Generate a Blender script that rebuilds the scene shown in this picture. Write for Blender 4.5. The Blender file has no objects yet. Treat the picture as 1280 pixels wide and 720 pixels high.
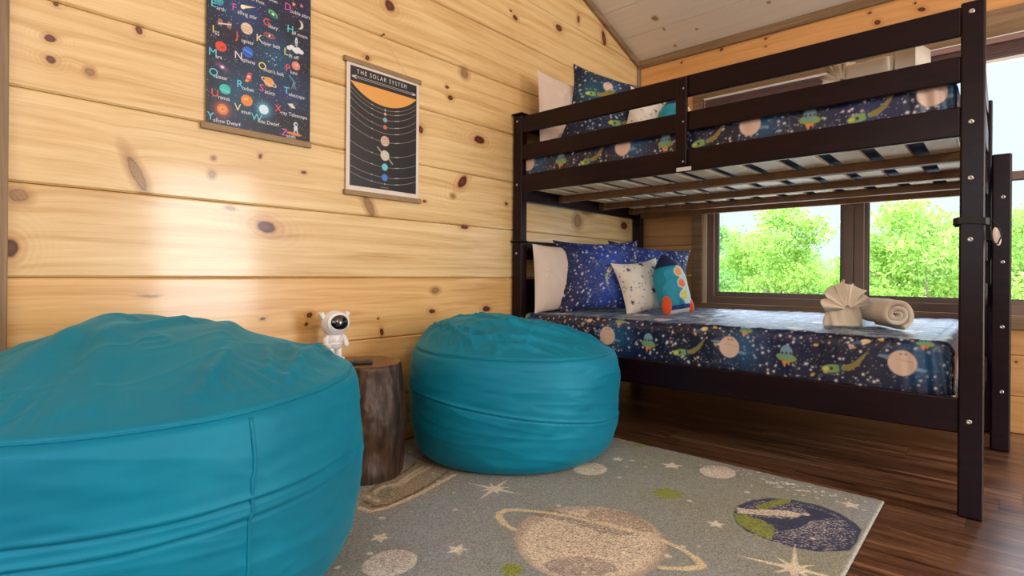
import bpy, bmesh, math, random
import numpy as np
from mathutils import Vector, Matrix, noise

random.seed(7)
rng = np.random.default_rng(7)
SC = bpy.context.scene
COL = SC.collection

# ---------------------------------------------------------------- camera
cam_d = bpy.data.cameras.new('camera')
cam_d.sensor_width = 36.0
cam_d.lens = 683.375 * 36.0 / 1280.0
cam_d.shift_y = -(360.0 - 343.216) / 1280.0
cam_d.clip_start = 0.02
cam_d.clip_end = 400
cam = bpy.data.objects.new('camera', cam_d)
COL.objects.link(cam)
YAW, ROLL, EYE = 0.732881485, 0.00716491388, 0.796
cam.matrix_world = Matrix.Translation((0, 0, EYE)) @ Matrix.Rotation(YAW, 4, 'Z') @ Matrix.Rotation(math.pi / 2, 4, 'X') @ Matrix.Rotation(ROLL, 4, 'Z')
SC.camera = cam

# ---------------------------------------------------------------- exposure, world, lights
vs = SC.view_settings
vs.view_transform = 'Standard'
vs.look = 'None'
vs.gamma = 1.0
vs.exposure = 0.17
vs.use_curve_mapping = False
SC.cycles.use_denoising = True
SC.cycles.max_bounces = 8
SC.cycles.diffuse_bounces = 4
SC.cycles.glossy_bounces = 3
SC.cycles.transparent_max_bounces = 12
SC.cycles.sample_clamp_indirect = 6.0
SC.cycles.caustics_reflective = False
SC.cycles.caustics_refractive = False

world = bpy.data.worlds.new('World')
SC.world = world
world.use_nodes = True
wn, wl = world.node_tree.nodes, world.node_tree.links
wn.clear()
w_out = wn.new('ShaderNodeOutputWorld')
w_bg = wn.new('ShaderNodeBackground')
w_tc = wn.new('ShaderNodeTexCoord')
w_sep = wn.new('ShaderNodeSeparateXYZ')
w_rmp = wn.new('ShaderNodeValToRGB')
wl.new(w_tc.outputs['Generated'], w_sep.inputs[0])
wl.new(w_sep.outputs['Z'], w_rmp.inputs[0])
wl.new(w_rmp.outputs[0], w_bg.inputs[0])
wl.new(w_bg.outputs[0], w_out.inputs[0])
cr = w_rmp.color_ramp
cr.elements[0].position = 0.0
cr.elements[0].color = (0.74, 0.83, 0.90, 1)
cr.elements[1].position = 0.31
cr.elements[1].color = (0.76, 0.88, 1.02, 1)
e_ = cr.elements.new(0.46)
e_.color = (5.0, 5.9, 7.2, 1)
SKY = 1.1
w_bg.inputs[1].default_value = SKY


def sun(name, energy, rot, color, angle):
    d = bpy.data.lights.new(name, 'SUN')
    d.energy = energy
    d.color = color
    d.angle = math.radians(angle)
    o = bpy.data.objects.new(name, d)
    o.rotation_euler = [math.radians(a) for a in rot]
    COL.objects.link(o)


# sun stands high behind the house and lights the trees, not the room
sun('sun', 1.9, (38, 0, -35), (1.0, 0.95, 0.84), 1.0)


def area(name, loc, direction, sx, sy, energy, color):
    d = bpy.data.lights.new(name, 'AREA')
    d.shape = 'RECTANGLE'
    d.size = sx
    d.size_y = sy
    d.energy = energy
    d.color = color
    o = bpy.data.objects.new(name, d)
    o.location = loc
    o.rotation_euler = Vector(direction).to_track_quat('-Z', 'Y').to_euler()
    COL.objects.link(o)
    return o


# unseen half of the room: added fill at the near wall, glass door daylight
area('fill_near_wall', (0.6, -1.85, 1.55), (-0.15, 1, 0.0), 3.0, 1.4, 17, (1.0, 0.99, 0.97))
area('daylight_glass_door', (3.52, 2.66, 1.15), (-1, -0.10, 0.06), 1.15, 1.9, 92, (0.95, 0.98, 1.0))


def point_lamp(name, loc, energy, radius, color):
    d = bpy.data.lights.new(name, 'POINT')
    d.energy = energy
    d.shadow_soft_size = radius
    d.color = color
    o = bpy.data.objects.new(name, d)
    o.location = loc
    COL.objects.link(o)


point_lamp('fill_point_light', (2.3, 0.1, 2.35), 90, 0.28, (1.0, 0.97, 0.93))  # point light added out of view to brighten walls and ceiling


# ---------------------------------------------------------------- colour helpers
def lin1(c):
    c /= 255.0
    return c / 12.92 if c <= 0.04045 else ((c + 0.055) / 1.055) ** 2.4


def C(r, g, b):
    return (lin1(r), lin1(g), lin1(b), 1.0)


def C3(r, g, b):
    return np.array([lin1(r), lin1(g), lin1(b)])


# ---------------------------------------------------------------- node helpers
def new_mat(name):
    m = bpy.data.materials.new(name)
    m.use_nodes = True
    nt = m.node_tree
    nt.nodes.clear()
    out = nt.nodes.new('ShaderNodeOutputMaterial')
    b = nt.nodes.new('ShaderNodeBsdfPrincipled')
    nt.links.new(b.outputs[0], out.inputs[0])
    return m, nt, b


def N(nt, kind, **kw):
    n = nt.nodes.new(kind)
    for k, v in kw.items():
        setattr(n, k, v)
    return n


def setin(n, **kw):
    for k, v in kw.items():
        n.inputs[k.replace('_', ' ')].default_value = v


def mth(nt, op, a, b=None, c=None):
    n = nt.nodes.new('ShaderNodeMath')
    n.operation = op
    for i, v in enumerate((a, b, c)):
        if v is None:
            continue
        if isinstance(v, (int, float)):
            n.inputs[i].default_value = v
        else:
            nt.links.new(v, n.inputs[i])
    return n.outputs[0]


def ramp(nt, fac, stops):
    r = nt.nodes.new('ShaderNodeValToRGB')
    els = r.color_ramp.elements
    while len(els) > 1:
        els.remove(els[-1])
    els[0].position = stops[0][0]
    els[0].color = stops[0][1]
    for p, c in stops[1:]:
        e = els.new(p)
        e.color = c
    nt.links.new(fac, r.inputs[0])
    return r.outputs[0]


def mix(nt, fac, a, b, blend='MIX'):
    n = nt.nodes.new('ShaderNodeMix')
    n.data_type = 'RGBA'
    n.blend_type = blend
    for s, v in ((n.inputs[0], fac), (n.inputs[6], a), (n.inputs[7], b)):
        if isinstance(v, (int, float)):
            s.default_value = v
        elif isinstance(v, tuple):
            s.default_value = v
        else:
            nt.links.new(v, s)
    return n.outputs[2]


def mapping(nt, scale, loc=(0, 0, 0), coord='Object'):
    t = nt.nodes.new('ShaderNodeTexCoord')
    m = nt.nodes.new('ShaderNodeMapping')
    m.inputs['Scale'].default_value = scale
    m.inputs['Location'].default_value = loc
    nt.links.new(t.outputs[coord], m.inputs[0])
    return m.outputs[0]


def noise_tex(nt, vec, scale=1.0, detail=3.0, rough=0.55, dist=0.0):
    n = nt.nodes.new('ShaderNodeTexNoise')
    n.inputs['Scale'].default_value = scale
    n.inputs['Detail'].default_value = detail
    n.inputs['Roughness'].default_value = rough
    n.inputs['Distortion'].default_value = dist
    nt.links.new(vec, n.inputs['Vector'])
    return n.outputs[0]


def bump(nt, bsdf, h, strength=0.3, distance=0.01):
    b = nt.nodes.new('ShaderNodeBump')
    b.inputs['Strength'].default_value = strength
    b.inputs['Distance'].default_value = distance
    nt.links.new(h, b.inputs['Height'])
    nt.links.new(b.outputs[0], bsdf.inputs['Normal'])


def attr(nt, name='Col'):
    a = nt.nodes.new('ShaderNodeAttribute')
    a.attribute_name = name
    return a.outputs['Color']


def plain(name, col, rough=0.5, metal=0.0, spec=0.5, var=0.06, scale=30.0, bmp=0.0, sheen=0.0, coat=0.0):
    m, nt, b = new_mat(name)
    v = mapping(nt, (scale, scale, scale))
    n = noise_tex(nt, v, 1.0, 4)
    lo = tuple(c * (1 - var) for c in col[:3]) + (1,)
    hi = tuple(min(1, c * (1 + var)) for c in col[:3]) + (1,)
    nt.links.new(ramp(nt, n, [(0.3, lo), (0.7, hi)]), b.inputs['Base Color'])
    setin(b, Roughness=rough, Metallic=metal)
    b.inputs['Specular IOR Level'].default_value = spec
    b.inputs['Sheen Weight'].default_value = sheen
    b.inputs['Coat Weight'].default_value = coat
    if bmp:
        bump(nt, b, n, bmp, 0.003)
    return m


# pine board: grain runs along one axis, knots listed as (along, up, radius along, radius up, tilt, kind)
def pine(name, axis, base_stops, knots=(), rough=0.3, attr_tint=True, grain=1.0, coat=0.25, knot_dark=1.0):
    m, nt, b = new_mat(name)
    tc = N(nt, 'ShaderNodeTexCoord')
    sep = N(nt, 'ShaderNodeSeparateXYZ')
    nt.links.new(tc.outputs['Object'], sep.inputs[0])
    a = sep.outputs['Y' if axis == 'Y' else 'X']
    z = sep.outputs['Z'] if axis in ('Y', 'X') else sep.outputs['Y']
    comb = N(nt, 'ShaderNodeCombineXYZ')
    nt.links.new(a, comb.inputs[0])
    nt.links.new(z, comb.inputs[1])
    # distort coordinates a little so knots are not perfect ellipses
    nz = N(nt, 'ShaderNodeTexNoise')
    nz.inputs['Scale'].default_value = 28
    nz.inputs['Detail'].default_value = 2
    nt.links.new(comb.outputs[0], nz.inputs['Vector'])
    dv = N(nt, 'ShaderNodeVectorMath', operation='MULTIPLY_ADD')
    nt.links.new(nz.outputs['Color'], dv.inputs[0])
    dv.inputs[1].default_value = (0.012, 0.012, 0)
    nt.links.new(comb.outputs[0], dv.inputs[2])
    dists = {0: None, 1: None}
    for (ka, kz, ra, rz, ang, kind) in knots:
        mp = N(nt, 'ShaderNodeMapping')
        mp.vector_type = 'TEXTURE'
        mp.inputs['Location'].default_value = (ka + 0.006, kz + 0.006, 0)
        mp.inputs['Rotation'].default_value = (0, 0, ang)
        mp.inputs['Scale'].default_value = (ra * (.78 if kind == 0 else .9), rz * (.78 if kind == 0 else .9), 1)
        nt.links.new(dv.outputs[0], mp.inputs[0])
        ln = N(nt, 'ShaderNodeVectorMath', operation='LENGTH')
        nt.links.new(mp.outputs[0], ln.inputs[0])
        d = ln.outputs['Value']
        dists[kind] = d if dists[kind] is None else mth(nt, 'MINIMUM', dists[kind], d)
    d0 = dists[0]
    d1 = dists[1]
    dall = None
    for d in (d0, d1):
        if d is not None:
            dall = d if dall is None else mth(nt, 'MINIMUM', dall, d)
    # long grain
    zz = z
    if dall is not None:
        halo = mth(nt, 'POWER', 2.718, mth(nt, 'MULTIPLY', dall, -0.55))
        zz = mth(nt, 'ADD', z, mth(nt, 'MULTIPLY', halo, 0.03))
    g = N(nt, 'ShaderNodeCombineXYZ')
    nt.links.new(mth(nt, 'MULTIPLY', a, 1.3), g.inputs[0])
    nt.links.new(mth(nt, 'MULTIPLY', zz, 26.0), g.inputs[1])
    g1 = noise_tex(nt, g.outputs[0], 1.0, 5, 0.6, 0.6)
    g2c = N(nt, 'ShaderNodeCombineXYZ')
    nt.links.new(mth(nt, 'MULTIPLY', a, 4.0), g2c.inputs[0])
    nt.links.new(mth(nt, 'MULTIPLY', zz, 170.0), g2c.inputs[1])
    g2 = noise_tex(nt, g2c.outputs[0], 1.0, 3, 0.6, 0.2)
    big = noise_tex(nt, g.outputs[0], 0.22, 2, 0.5)
    gm = mth(nt, 'ADD', mth(nt, 'MULTIPLY', g1, 0.62), mth(nt, 'ADD', mth(nt, 'MULTIPLY', g2, 0.22), mth(nt, 'MULTIPLY', big, 0.16)))
    gm = mth(nt, 'ADD', mth(nt, 'MULTIPLY', mth(nt, 'SUBTRACT', gm, 0.5), grain), 0.5)
    col = ramp(nt, gm, base_stops)
    if attr_tint:
        col = mix(nt, 1.0, col, attr(nt, 'Tint'), 'MULTIPLY')
    if d0 is not None:
        # rings around a knot
        ring = mth(nt, 'SINE', mth(nt, 'MULTIPLY', d0, 7.5))
        rf = mth(nt, 'MULTIPLY', mth(nt, 'MULTIPLY', mth(nt, 'ADD', ring, 1.0), 0.20), mth(nt, 'POWER', 2.718, mth(nt, 'MULTIPLY', d0, -0.5)))
        col = mix(nt, rf, col, C(150, 84, 34))
        f = ramp(nt, mth(nt, 'MULTIPLY', d0, 0.25), [(0.0, (1, 1, 1, 1)), (0.22, (1, 1, 1, 1)), (0.29, (.35, .35, .35, 1)), (0.6, (0, 0, 0, 1))])
        col = mix(nt, f, col, C(176, 108, 52))
        f = ramp(nt, d0, [(0.0, (1, 1, 1, 1)), (0.80, (1, 1, 1, 1)), (1.0, (0, 0, 0, 1))])
        kc = ramp(nt, d0, [(0.0, C(120, 58, 26)), (0.5, C(92, 38, 18)), (0.85, C(44, 16, 8))])
        col = mix(nt, mth(nt, 'MULTIPLY', f, knot_dark), col, kc)
    if d1 is not None:
        f = ramp(nt, mth(nt, 'MULTIPLY', d1, 0.25), [(0.0, (.8, .8, .8, 1)), (0.25, (.8, .8, .8, 1)), (0.55, (0, 0, 0, 1))])
        col = mix(nt, f, col, C(178, 128, 74))
        f = ramp(nt, d1, [(0.0, (.5, .5, .5, 1)), (0.7, (.55, .55, .55, 1)), (0.86, (.95, .95, .95, 1)), (1.05, (0, 0, 0, 1))])
        kn = noise_tex(nt, comb.outputs[0], 160, 3)
        kc = ramp(nt, kn, [(0.38, C(44, 32, 20)), (0.5, C(150, 112, 70)), (0.62, C(110, 92, 70))])
        col = mix(nt, f, col, kc)
    nt.links.new(col, b.inputs['Base Color'])
    setin(b, Roughness=rough)
    b.inputs['Coat Weight'].default_value = coat
    b.inputs['Coat Roughness'].default_value = 0.11
    bump(nt, b, gm, 0.10, 0.004)
    return m


LK = [(0.288, 1.493, 0.017, 0.012, 0, 0), (0.289, 1.431, 0.017, 0.015, -0.4, 0), (0.383, 1.419, 0.014, 0.013, 0, 1), (0.301, 1.6, 0.009, 0.009, 0, 0), (0.514, 1.593, 0.013, 0.016, 0, 0), (0.51, 1.12, 0.018, 0.069, 0.42, 1), (0.745, 1.208, 0.008, 0.009, 0, 1), (0.74, 1.149, 0.013, 0.014, 0, 1), (0.91, 1.244, 0.008, 0.012, -0.4, 0), (1.088, 1.206, 0.014, 0.009, 0, 0), (0.22, 1.014, 0.024, 0.021, 0, 1), (0.202, 0.862, 0.024, 0.032, 0, 0), (0.937, 0.973, 0.047, 0.028, -0.2, 0), (0.804, 1.034, 0.017, 0.008, 0, 1), (0.275, 0.582, 0.006, 0.007, 0, 0), (0.924, 0.62, 0.012, 0.008, 0, 0), (1.117, 0.623, 0.017, 0.013, 0.5, 0), (1.103, 0.587, 0.01, 0.01, 0, 0), (0.551, 0.716, 0.026, 0.004, 0, 1), (0.325, 0.609, 0.023, 0.007, 0.4, 0), (1.499, 2.038, 0.036, 0.03, -0.3, 0), (1.38, 1.764, 0.016, 0.015, 0, 0), (1.974, 1.857, 0.029, 0.025, -0.3, 1), (1.854, 1.753, 0.014, 0.01, 0, 0), (1.877, 1.705, 0.022, 0.016, 0, 0), (2.086, 1.526, 0.05, 0.026, 0, 0), (1.686, 1.502, 0.02, 0.023, 0, 0), (2.373, 2.293, 0.028, 0.018, 0, 0), (2.334, 2.321, 0.014, 0.009, 0, 0), (2.793, 2.376, 0.042, 0.026, 0, 0), (3.006, 2.507, 0.019, 0.032, 0, 0), (3.321, 2.481, 0.032, 0.073, 0.3, 0), (1.965, 1.284, 0.029, 0.055, -0.75, 0), (1.898, 1.201, 0.017, 0.013, 0, 1), (2.308, 1.201, 0.017, 0.012, 0, 0), (1.984, 1.045, 0.035, 0.013, 0, 0), (1.785, 0.714, 0.026, 0.016, 0, 1), (1.765, 0.61, 0.026, 0.012, 0, 0), (2.151, 0.606, 0.038, 0.018, 0, 0), (1.714, 1.153, 0.015, 0.008, 0, 0), (1.45, 0.591, 0.009, 0.007, 0, 0), (1.468, 0.528, 0.011, 0.022, 0.2, 0), (1.395, 1.102, 0.021, 0.058, 0.5, 1), (3.117, 1.233, 0.078, 0.027, 0, 1), (3.014, 1.159, 0.046, 0.048, 0, 1), (3.615, 1.17, 0.059, 0.036, 0, 0), (3.637, 1.244, 0.059, 0.024, 0, 0)]
WK = [(-1.184, 2.372, 0.02, 0.016, 0, 0), (-1.184, 2.321, 0.015, 0.01, 0, 0), (-1.478, 2.38, 0.022, 0.023, 0.6, 0), (-1.77, 2.364, 0.018, 0.017, 0, 0), (-0.6, 2.36, 0.02, 0.014, 0, 0), (-0.56, 2.291, 0.036, 0.028, -0.5, 0), (-0.382, 2.346, 0.015, 0.014, 0, 0), (-0.352, 2.3, 0.043, 0.022, -0.4, 0), (0.048, 0.364, 0.012, 0.012, 0, 0)]

YELLOW_STOPS = [(0.28, C(178, 128, 70)), (0.40, C(214, 174, 116)), (0.52, C(232, 199, 145)), (0.62, C(240, 212, 162)), (0.75, C(246, 222, 178))]
SEAMS = [0.0, 0.223, 0.500, 0.777, 1.054, 1.331, 1.608, 1.885, 2.162, 2.439, 2.716, 2.993, 3.27, 3.42]
# every board of the poster wall has its own knots, so each gets its own material
M_WALL_L = [pine('varnished_knotty_pine_left', 'Y', YELLOW_STOPS, [k for k in LK if SEAMS[i] - 0.03 < k[1] < SEAMS[i + 1] + 0.03], rough=0.34, coat=0.48) for i in range(len(SEAMS) - 1)]
WK = [(a_, b_, c_ * .6, d_ * .6, e_, f_) for (a_, b_, c_, d_, e_, f_) in WK]
M_WALL_B = pine('varnished_knotty_pine_window_wall', 'X', [(0.28, C(176, 120, 66)), (0.42, C(208, 156, 98)), (0.55, C(222, 172, 114)), (0.75, C(232, 188, 134))], WK, rough=0.34)
M_CEIL = pine('whitewashed_ceiling_pine', 'XY', [(0.25, C(206, 190, 168)), (0.45, C(228, 215, 198)), (0.6, C(236, 225, 210)), (0.8, C(240, 231, 218))],
              [(-1.797, 3.45, .017, .018, 0, 1), (-1.787, 3.565, .008, .010, 0, 1), (-1.587, 3.653, .009, .008, 0, 1), (-1.79, 3.745, .008, .010, .4, 1), (-1.106, 3.617, .010, .009, 0, 1),
               (-1.3, 3.25, .012, .013, 0, 1), (-0.7, 3.45, .009, .010, 0, 1)], rough=0.5, grain=0.55, coat=0.0)
TRIM_STOPS = [(0.25, C(96, 74, 52)), (0.45, C(130, 104, 76)), (0.6, C(150, 122, 92)), (0.8, C(172, 144, 112))]
M_TRIM = pine('weathered_trim_pine_x', 'X', TRIM_STOPS, rough=0.5, attr_tint=False, coat=0.0, grain=1.3)
M_TRIM_Y = pine('weathered_trim_pine_y', 'Y', TRIM_STOPS, rough=0.5, attr_tint=False, coat=0.0, grain=1.3)


def trim_vertical():
    m, nt, b = new_mat('weathered_trim_pine_upright')
    v = mapping(nt, (40, 40, 1.5))
    n = noise_tex(nt, v, 1.0, 5, 0.6, 0.5)
    nt.links.new(ramp(nt, n, TRIM_STOPS), b.inputs['Base Color'])
    setin(b, Roughness=0.5)
    bump(nt, b, n, 0.1, 0.004)
    return m


M_TRIM_V = trim_vertical()


def floor_mat():
    m, nt, b = new_mat('dark_walnut_plank_floor')
    tc = N(nt, 'ShaderNodeTexCoord')
    sep = N(nt, 'ShaderNodeSeparateXYZ')
    nt.links.new(tc.outputs['Object'], sep.inputs[0])
    x, y = sep.outputs['X'], sep.outputs['Y']
    W, L = 0.125, 1.22
    row = mth(nt, 'FLOOR', mth(nt, 'DIVIDE', y, W))
    wn1 = N(nt, 'ShaderNodeTexWhiteNoise', noise_dimensions='1D')
    nt.links.new(row, wn1.inputs['W'])
    xs = mth(nt, 'ADD', x, mth(nt, 'MULTIPLY', wn1.outputs['Value'], 3.7))
    colm = mth(nt, 'FLOOR', mth(nt, 'DIVIDE', xs, L))
    idv = mth(nt, 'ADD', mth(nt, 'MULTIPLY', row, 7.13), mth(nt, 'MULTIPLY', colm, 3.71))
    wn2 = N(nt, 'ShaderNodeTexWhiteNoise', noise_dimensions='1D')
    nt.links.new(idv, wn2.inputs['W'])
    pid = wn2.outputs['Value']
    cv = N(nt, 'ShaderNodeCombineXYZ')
    nt.links.new(mth(nt, 'MULTIPLY', x, 1.6), cv.inputs[0])
    nt.links.new(mth(nt, 'MULTIPLY', y, 24.0), cv.inputs[1])
    nt.links.new(mth(nt, 'MULTIPLY', pid, 40.0), cv.inputs[2])
    g = noise_tex(nt, cv.outputs[0], 1.0, 6, 0.62, 1.2)
    cv2 = N(nt, 'ShaderNodeCombineXYZ')
    nt.links.new(mth(nt, 'MULTIPLY', x, 9), cv2.inputs[0])
    nt.links.new(mth(nt, 'MULTIPLY', y, 190), cv2.inputs[1])
    g2 = noise_tex(nt, cv2.outputs[0], 1.0, 3, 0.6)
    gg = mth(nt, 'ADD', mth(nt, 'MULTIPLY', g, 0.8), mth(nt, 'MULTIPLY', g2, 0.2))
    col = ramp(nt, gg, [(0.34, C(40, 24, 18)), (0.45, C(86, 58, 42)), (0.54, C(126, 90, 66)), (0.66, C(160, 122, 92))])
    tint = ramp(nt, pid, [(0.0, (0.62, 0.60, 0.60, 1)), (0.5, (0.9, 0.88, 0.86, 1)), (1.0, (1.15, 1.1, 1.05, 1))])
    col = mix(nt, 1.0, col, tint, 'MULTIPLY')
    fy = mth(nt, 'FRACT', mth(nt, 'DIVIDE', y, W))
    fx = mth(nt, 'FRACT', mth(nt, 'DIVIDE', xs, L))
    e1 = mth(nt, 'LESS_THAN', mth(nt, 'MINIMUM', fy, mth(nt, 'SUBTRACT', 1.0, fy)), 0.012)
    e2 = mth(nt, 'LESS_THAN', mth(nt, 'MINIMUM', fx, mth(nt, 'SUBTRACT', 1.0, fx)), 0.0012)
    edge = mth(nt, 'MAXIMUM', e1, e2)
    col = mix(nt, mth(nt, 'MULTIPLY', edge, 0.75), col, C(24, 14, 10))
    nt.links.new(col, b.inputs['Base Color'])
    nt.links.new(mth(nt, 'ADD', mth(nt, 'MULTIPLY', g, 0.16), 0.26), b.inputs['Roughness'])
    b.inputs['Coat Weight'].default_value = 0.5
    b.inputs['Coat Roughness'].default_value = 0.26
    bump(nt, b, mth(nt, 'SUBTRACT', gg, mth(nt, 'MULTIPLY', edge, 0.8)), 0.12, 0.003)
    return m


M_FLOOR = floor_mat()


def espresso():
    m, nt, b = new_mat('espresso_stained_wood')
    v = mapping(nt, (3, 40, 40))
    n = noise_tex(nt, v, 1.0, 5, 0.6, 0.6)
    nt.links.new(ramp(nt, n, [(0.3, C(17, 3, 8)), (0.55, C(28, 6, 14)), (0.75, C(38, 9, 20))]), b.inputs['Base Color'])
    setin(b, Roughness=0.30)
    b.inputs['Specular IOR Level'].default_value = 0.25
    bump(nt, b, n, 0.05, 0.003)
    return m


M_ESP = espresso()
M_BEAM = plain('brown_support_wood', C(128, 92, 62), 0.55, var=0.18, scale=18)
M_SLAT = plain('pale_slat_wood', C(240, 228, 198), 0.5, var=0.05, scale=22)
M_BOLT = plain('brushed_steel_bolt', C(200, 196, 190), 0.3, metal=1.0, var=0.03)
M_BLACKP = plain('black_plastic', C(20, 20, 22), 0.4, var=0.1)
M_GREYP = plain('grey_rubber_button', C(90, 92, 96), 0.5, var=0.05)
M_WHITEP = plain('white_gloss_plastic', C(236, 232, 232), 0.25, var=0.015, coat=0.4)
M_VISOR = plain('black_mirror_visor', C(10, 10, 14), 0.06, var=0.0, spec=1.0, coat=1.0)
M_TOWEL = plain('cream_terry_towel', C(240, 226, 208), 0.95, var=0.05, scale=420, bmp=0.55, sheen=0.4)
M_WHITE_FAB = plain('white_cotton', C(238, 228, 220), 0.9, var=0.03, scale=200, bmp=0.12, sheen=0.2)
M_MATT = plain('navy_mattress_ticking', C(34, 58, 92), 0.9, var=0.15, scale=60, bmp=0.2)
M_CORD = plain('pale_cotton_cord', C(232, 204, 160), 0.8, var=0.05)
M_OAK = plain('light_oak_rail', C(150, 122, 84), 0.5, var=0.12, scale=25)
M_FRAMEV = plain('bronze_vinyl_window_frame', C(128, 106, 92), 0.42, var=0.05, scale=12)
M_GASKET = plain('black_window_gasket', C(26, 24, 24), 0.6)
M_BLIND = plain('mauve_cellular_blind', C(150, 118, 112), 0.6, var=0.05, scale=50)
M_BLINDW = plain('white_blind_rail', C(240, 236, 232), 0.35, var=0.02)
M_LABEL = plain('white_paper_label', C(225, 225, 225), 0.6, var=0.02)
M_STRAP = plain('black_nylon_strap', C(16, 18, 18), 0.6, var=0.1, scale=80, bmp=0.3)


def teal_mat():
    m, nt, b = new_mat('teal_microsuede')
    v = mapping(nt, (2.2, 2.2, 3.2))
    n = noise_tex(nt, v, 1.0, 4, 0.6, 0.4)
    v2 = mapping(nt, (420, 420, 420))
    n2 = noise_tex(nt, v2, 1.0, 2)
    nt.links.new(ramp(nt, n, [(0.3, C(0, 108, 138)), (0.55, C(1, 121, 150)), (0.75, C(8, 133, 161))]), b.inputs['Base Color'])
    setin(b, Roughness=0.56)
    b.inputs['Sheen Weight'].default_value = 0.3
    b.inputs['Sheen Roughness'].default_value = 0.35
    b.inputs['Sheen Tint'].default_value = C(90, 215, 245)
    b.inputs['Specular IOR Level'].default_value = 0.75
    b.inputs['Specular Tint'].default_value = C(150, 230, 255)
    bump(nt, b, n2, 0.12, 0.001)
    return m


M_TEAL = teal_mat()


def attr_mat(name, rough, spec=0.5, sheen=0.0, fine=300.0, speck=0.1, bmp=0.1, dist=0.001, wr=0.0):
    m, nt, b = new_mat(name)
    col = attr(nt, 'Col')
    v = mapping(nt, (fine, fine, fine))
    n = noise_tex(nt, v, 1.0, 3, 0.7)
    f = ramp(nt, n, [(0.3, (1 - speck, 1 - speck, 1 - speck, 1)), (0.7, (1 + speck, 1 + speck, 1 + speck, 1))])
    nt.links.new(mix(nt, 1.0, col, f, 'MULTIPLY'), b.inputs['Base Color'])
    setin(b, Roughness=rough)
    b.inputs['Specular IOR Level'].default_value = spec
    b.inputs['Sheen Weight'].default_value = sheen
    h = n
    if wr:
        v3 = mapping(nt, (9, 9, 16))
        n3 = noise_tex(nt, v3, 1.0, 3, 0.5, 0.8)
        h = mth(nt, 'ADD', mth(nt, 'MULTIPLY', n, 0.1), mth(nt, 'MULTIPLY', n3, 1.0))
        bump(nt, b, h, wr, 0.02)
    else:
        bump(nt, b, h, bmp, dist)
    return m


M_PRINT = attr_mat('printed_poster_paper', 0.35, 0.5, 0, 500, 0.04, 0.02)
M_FABRIC = attr_mat('printed_polyester_bedding', 0.42, 0.4, 0.5, 400, 0.05, wr=0.10)
M_FABRIC.node_tree.nodes['Principled BSDF'].inputs['Coat Weight'].default_value = 0.5
M_FABRIC.node_tree.nodes['Principled BSDF'].inputs['Coat Roughness'].default_value = 0.38
M_FABRIC.node_tree.nodes['Principled BSDF'].inputs['Sheen Roughness'].default_value = 0.18
M_FABRIC.node_tree.nodes['Principled BSDF'].inputs['Sheen Tint'].default_value = (0.62, 0.78, 1.0, 1)
M_CUSHION = attr_mat('printed_cushion_cover', 0.6, 0.4, 0.04, 400, 0.05, wr=0.12)
M_RUG = attr_mat('low_pile_woven_rug', 0.95, 0.2, 0.1, 230, 0.62, 0.8, 0.004)


def glass_mat():
    m = bpy.data.materials.new('clear_window_glass')
    m.use_nodes = True
    nt = m.node_tree
    nt.nodes.clear()
    out = nt.nodes.new('ShaderNodeOutputMaterial')
    t = nt.nodes.new('ShaderNodeBsdfTransparent')
    t.inputs[0].default_value = (0.97, 0.985, 0.985, 1)
    g = nt.nodes.new('ShaderNodeBsdfGlossy')
    g.inputs['Roughness'].default_value = 0.02
    fr = nt.nodes.new('ShaderNodeFresnel')
    fr.inputs[0].default_value = 1.3
    mx = nt.nodes.new('ShaderNodeMixShader')
    nt.links.new(fr.outputs[0], mx.inputs[0])
    nt.links.new(t.outputs[0], mx.inputs[1])
    nt.links.new(g.outputs[0], mx.inputs[2])
    nt.links.new(mx.outputs[0], out.inputs[0])
    return m


M_GLASS = glass_mat()

# ---------------------------------------------------------------- mesh helpers
def link(name, me, mat, parent=None, smooth=False):
    o = bpy.data.objects.new(name, me)
    COL.objects.link(o)
    if mat is not None and not me.materials:
        me.materials.append(mat)
    if smooth:
        me.polygons.foreach_set('use_smooth', [True] * len(me.polygons))
    if parent is not None:
        o.parent = parent
        L = parent_world(parent)
        me.transform(L.inverted())
    return o


def parent_world(p):
    m = p.matrix_basis.copy()
    if p.parent is not None:
        m = parent_world(p.parent) @ m
    return m


def bm_obj(name, bm, mat, parent=None, smooth=False):
    me = bpy.data.meshes.new(name)
    bm.normal_update()
    bm.to_mesh(me)
    bm.free()
    return link(name, me, mat, parent, smooth)


def root(name, label, cat, loc, rotz=0.0, group=None):
    o = bpy.data.objects.new(name, None)
    o.empty_display_size = 0.1
    COL.objects.link(o)
    o.location = loc
    o.rotation_euler = (0, 0, rotz)
    tag(o, label, cat, group)
    return o


def tag(o, label, cat, group=None):
    o['label'] = label
    o['category'] = cat
    if group:
        o['group'] = group
    return o


def struct(o):
    o['kind'] = 'structure'
    return o


def bx(bm, x0, x1, y0, y1, z0, z1, bev=0.0, seg=2, mat=None):
    m = Matrix.Translation(((x0 + x1) / 2, (y0 + y1) / 2, (z0 + z1) / 2)) @ Matrix.Diagonal((x1 - x0, y1 - y0, z1 - z0, 1))
    if mat is not None:
        m = mat @ m
    r = bmesh.ops.create_cube(bm, size=1.0, matrix=m)
    if bev > 0:
        es = list({e for v in r['verts'] for e in v.link_edges})
        bmesh.ops.bevel(bm, geom=es, offset=bev, segments=seg, profile=0.5, affect='EDGES')
    return bm


def box(name, x0, x1, y0, y1, z0, z1, mat, parent=None, bev=0.0, seg=2):
    bm = bmesh.new()
    bx(bm, x0, x1, y0, y1, z0, z1, bev, seg)
    return bm_obj(name, bm, mat, parent)


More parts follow.
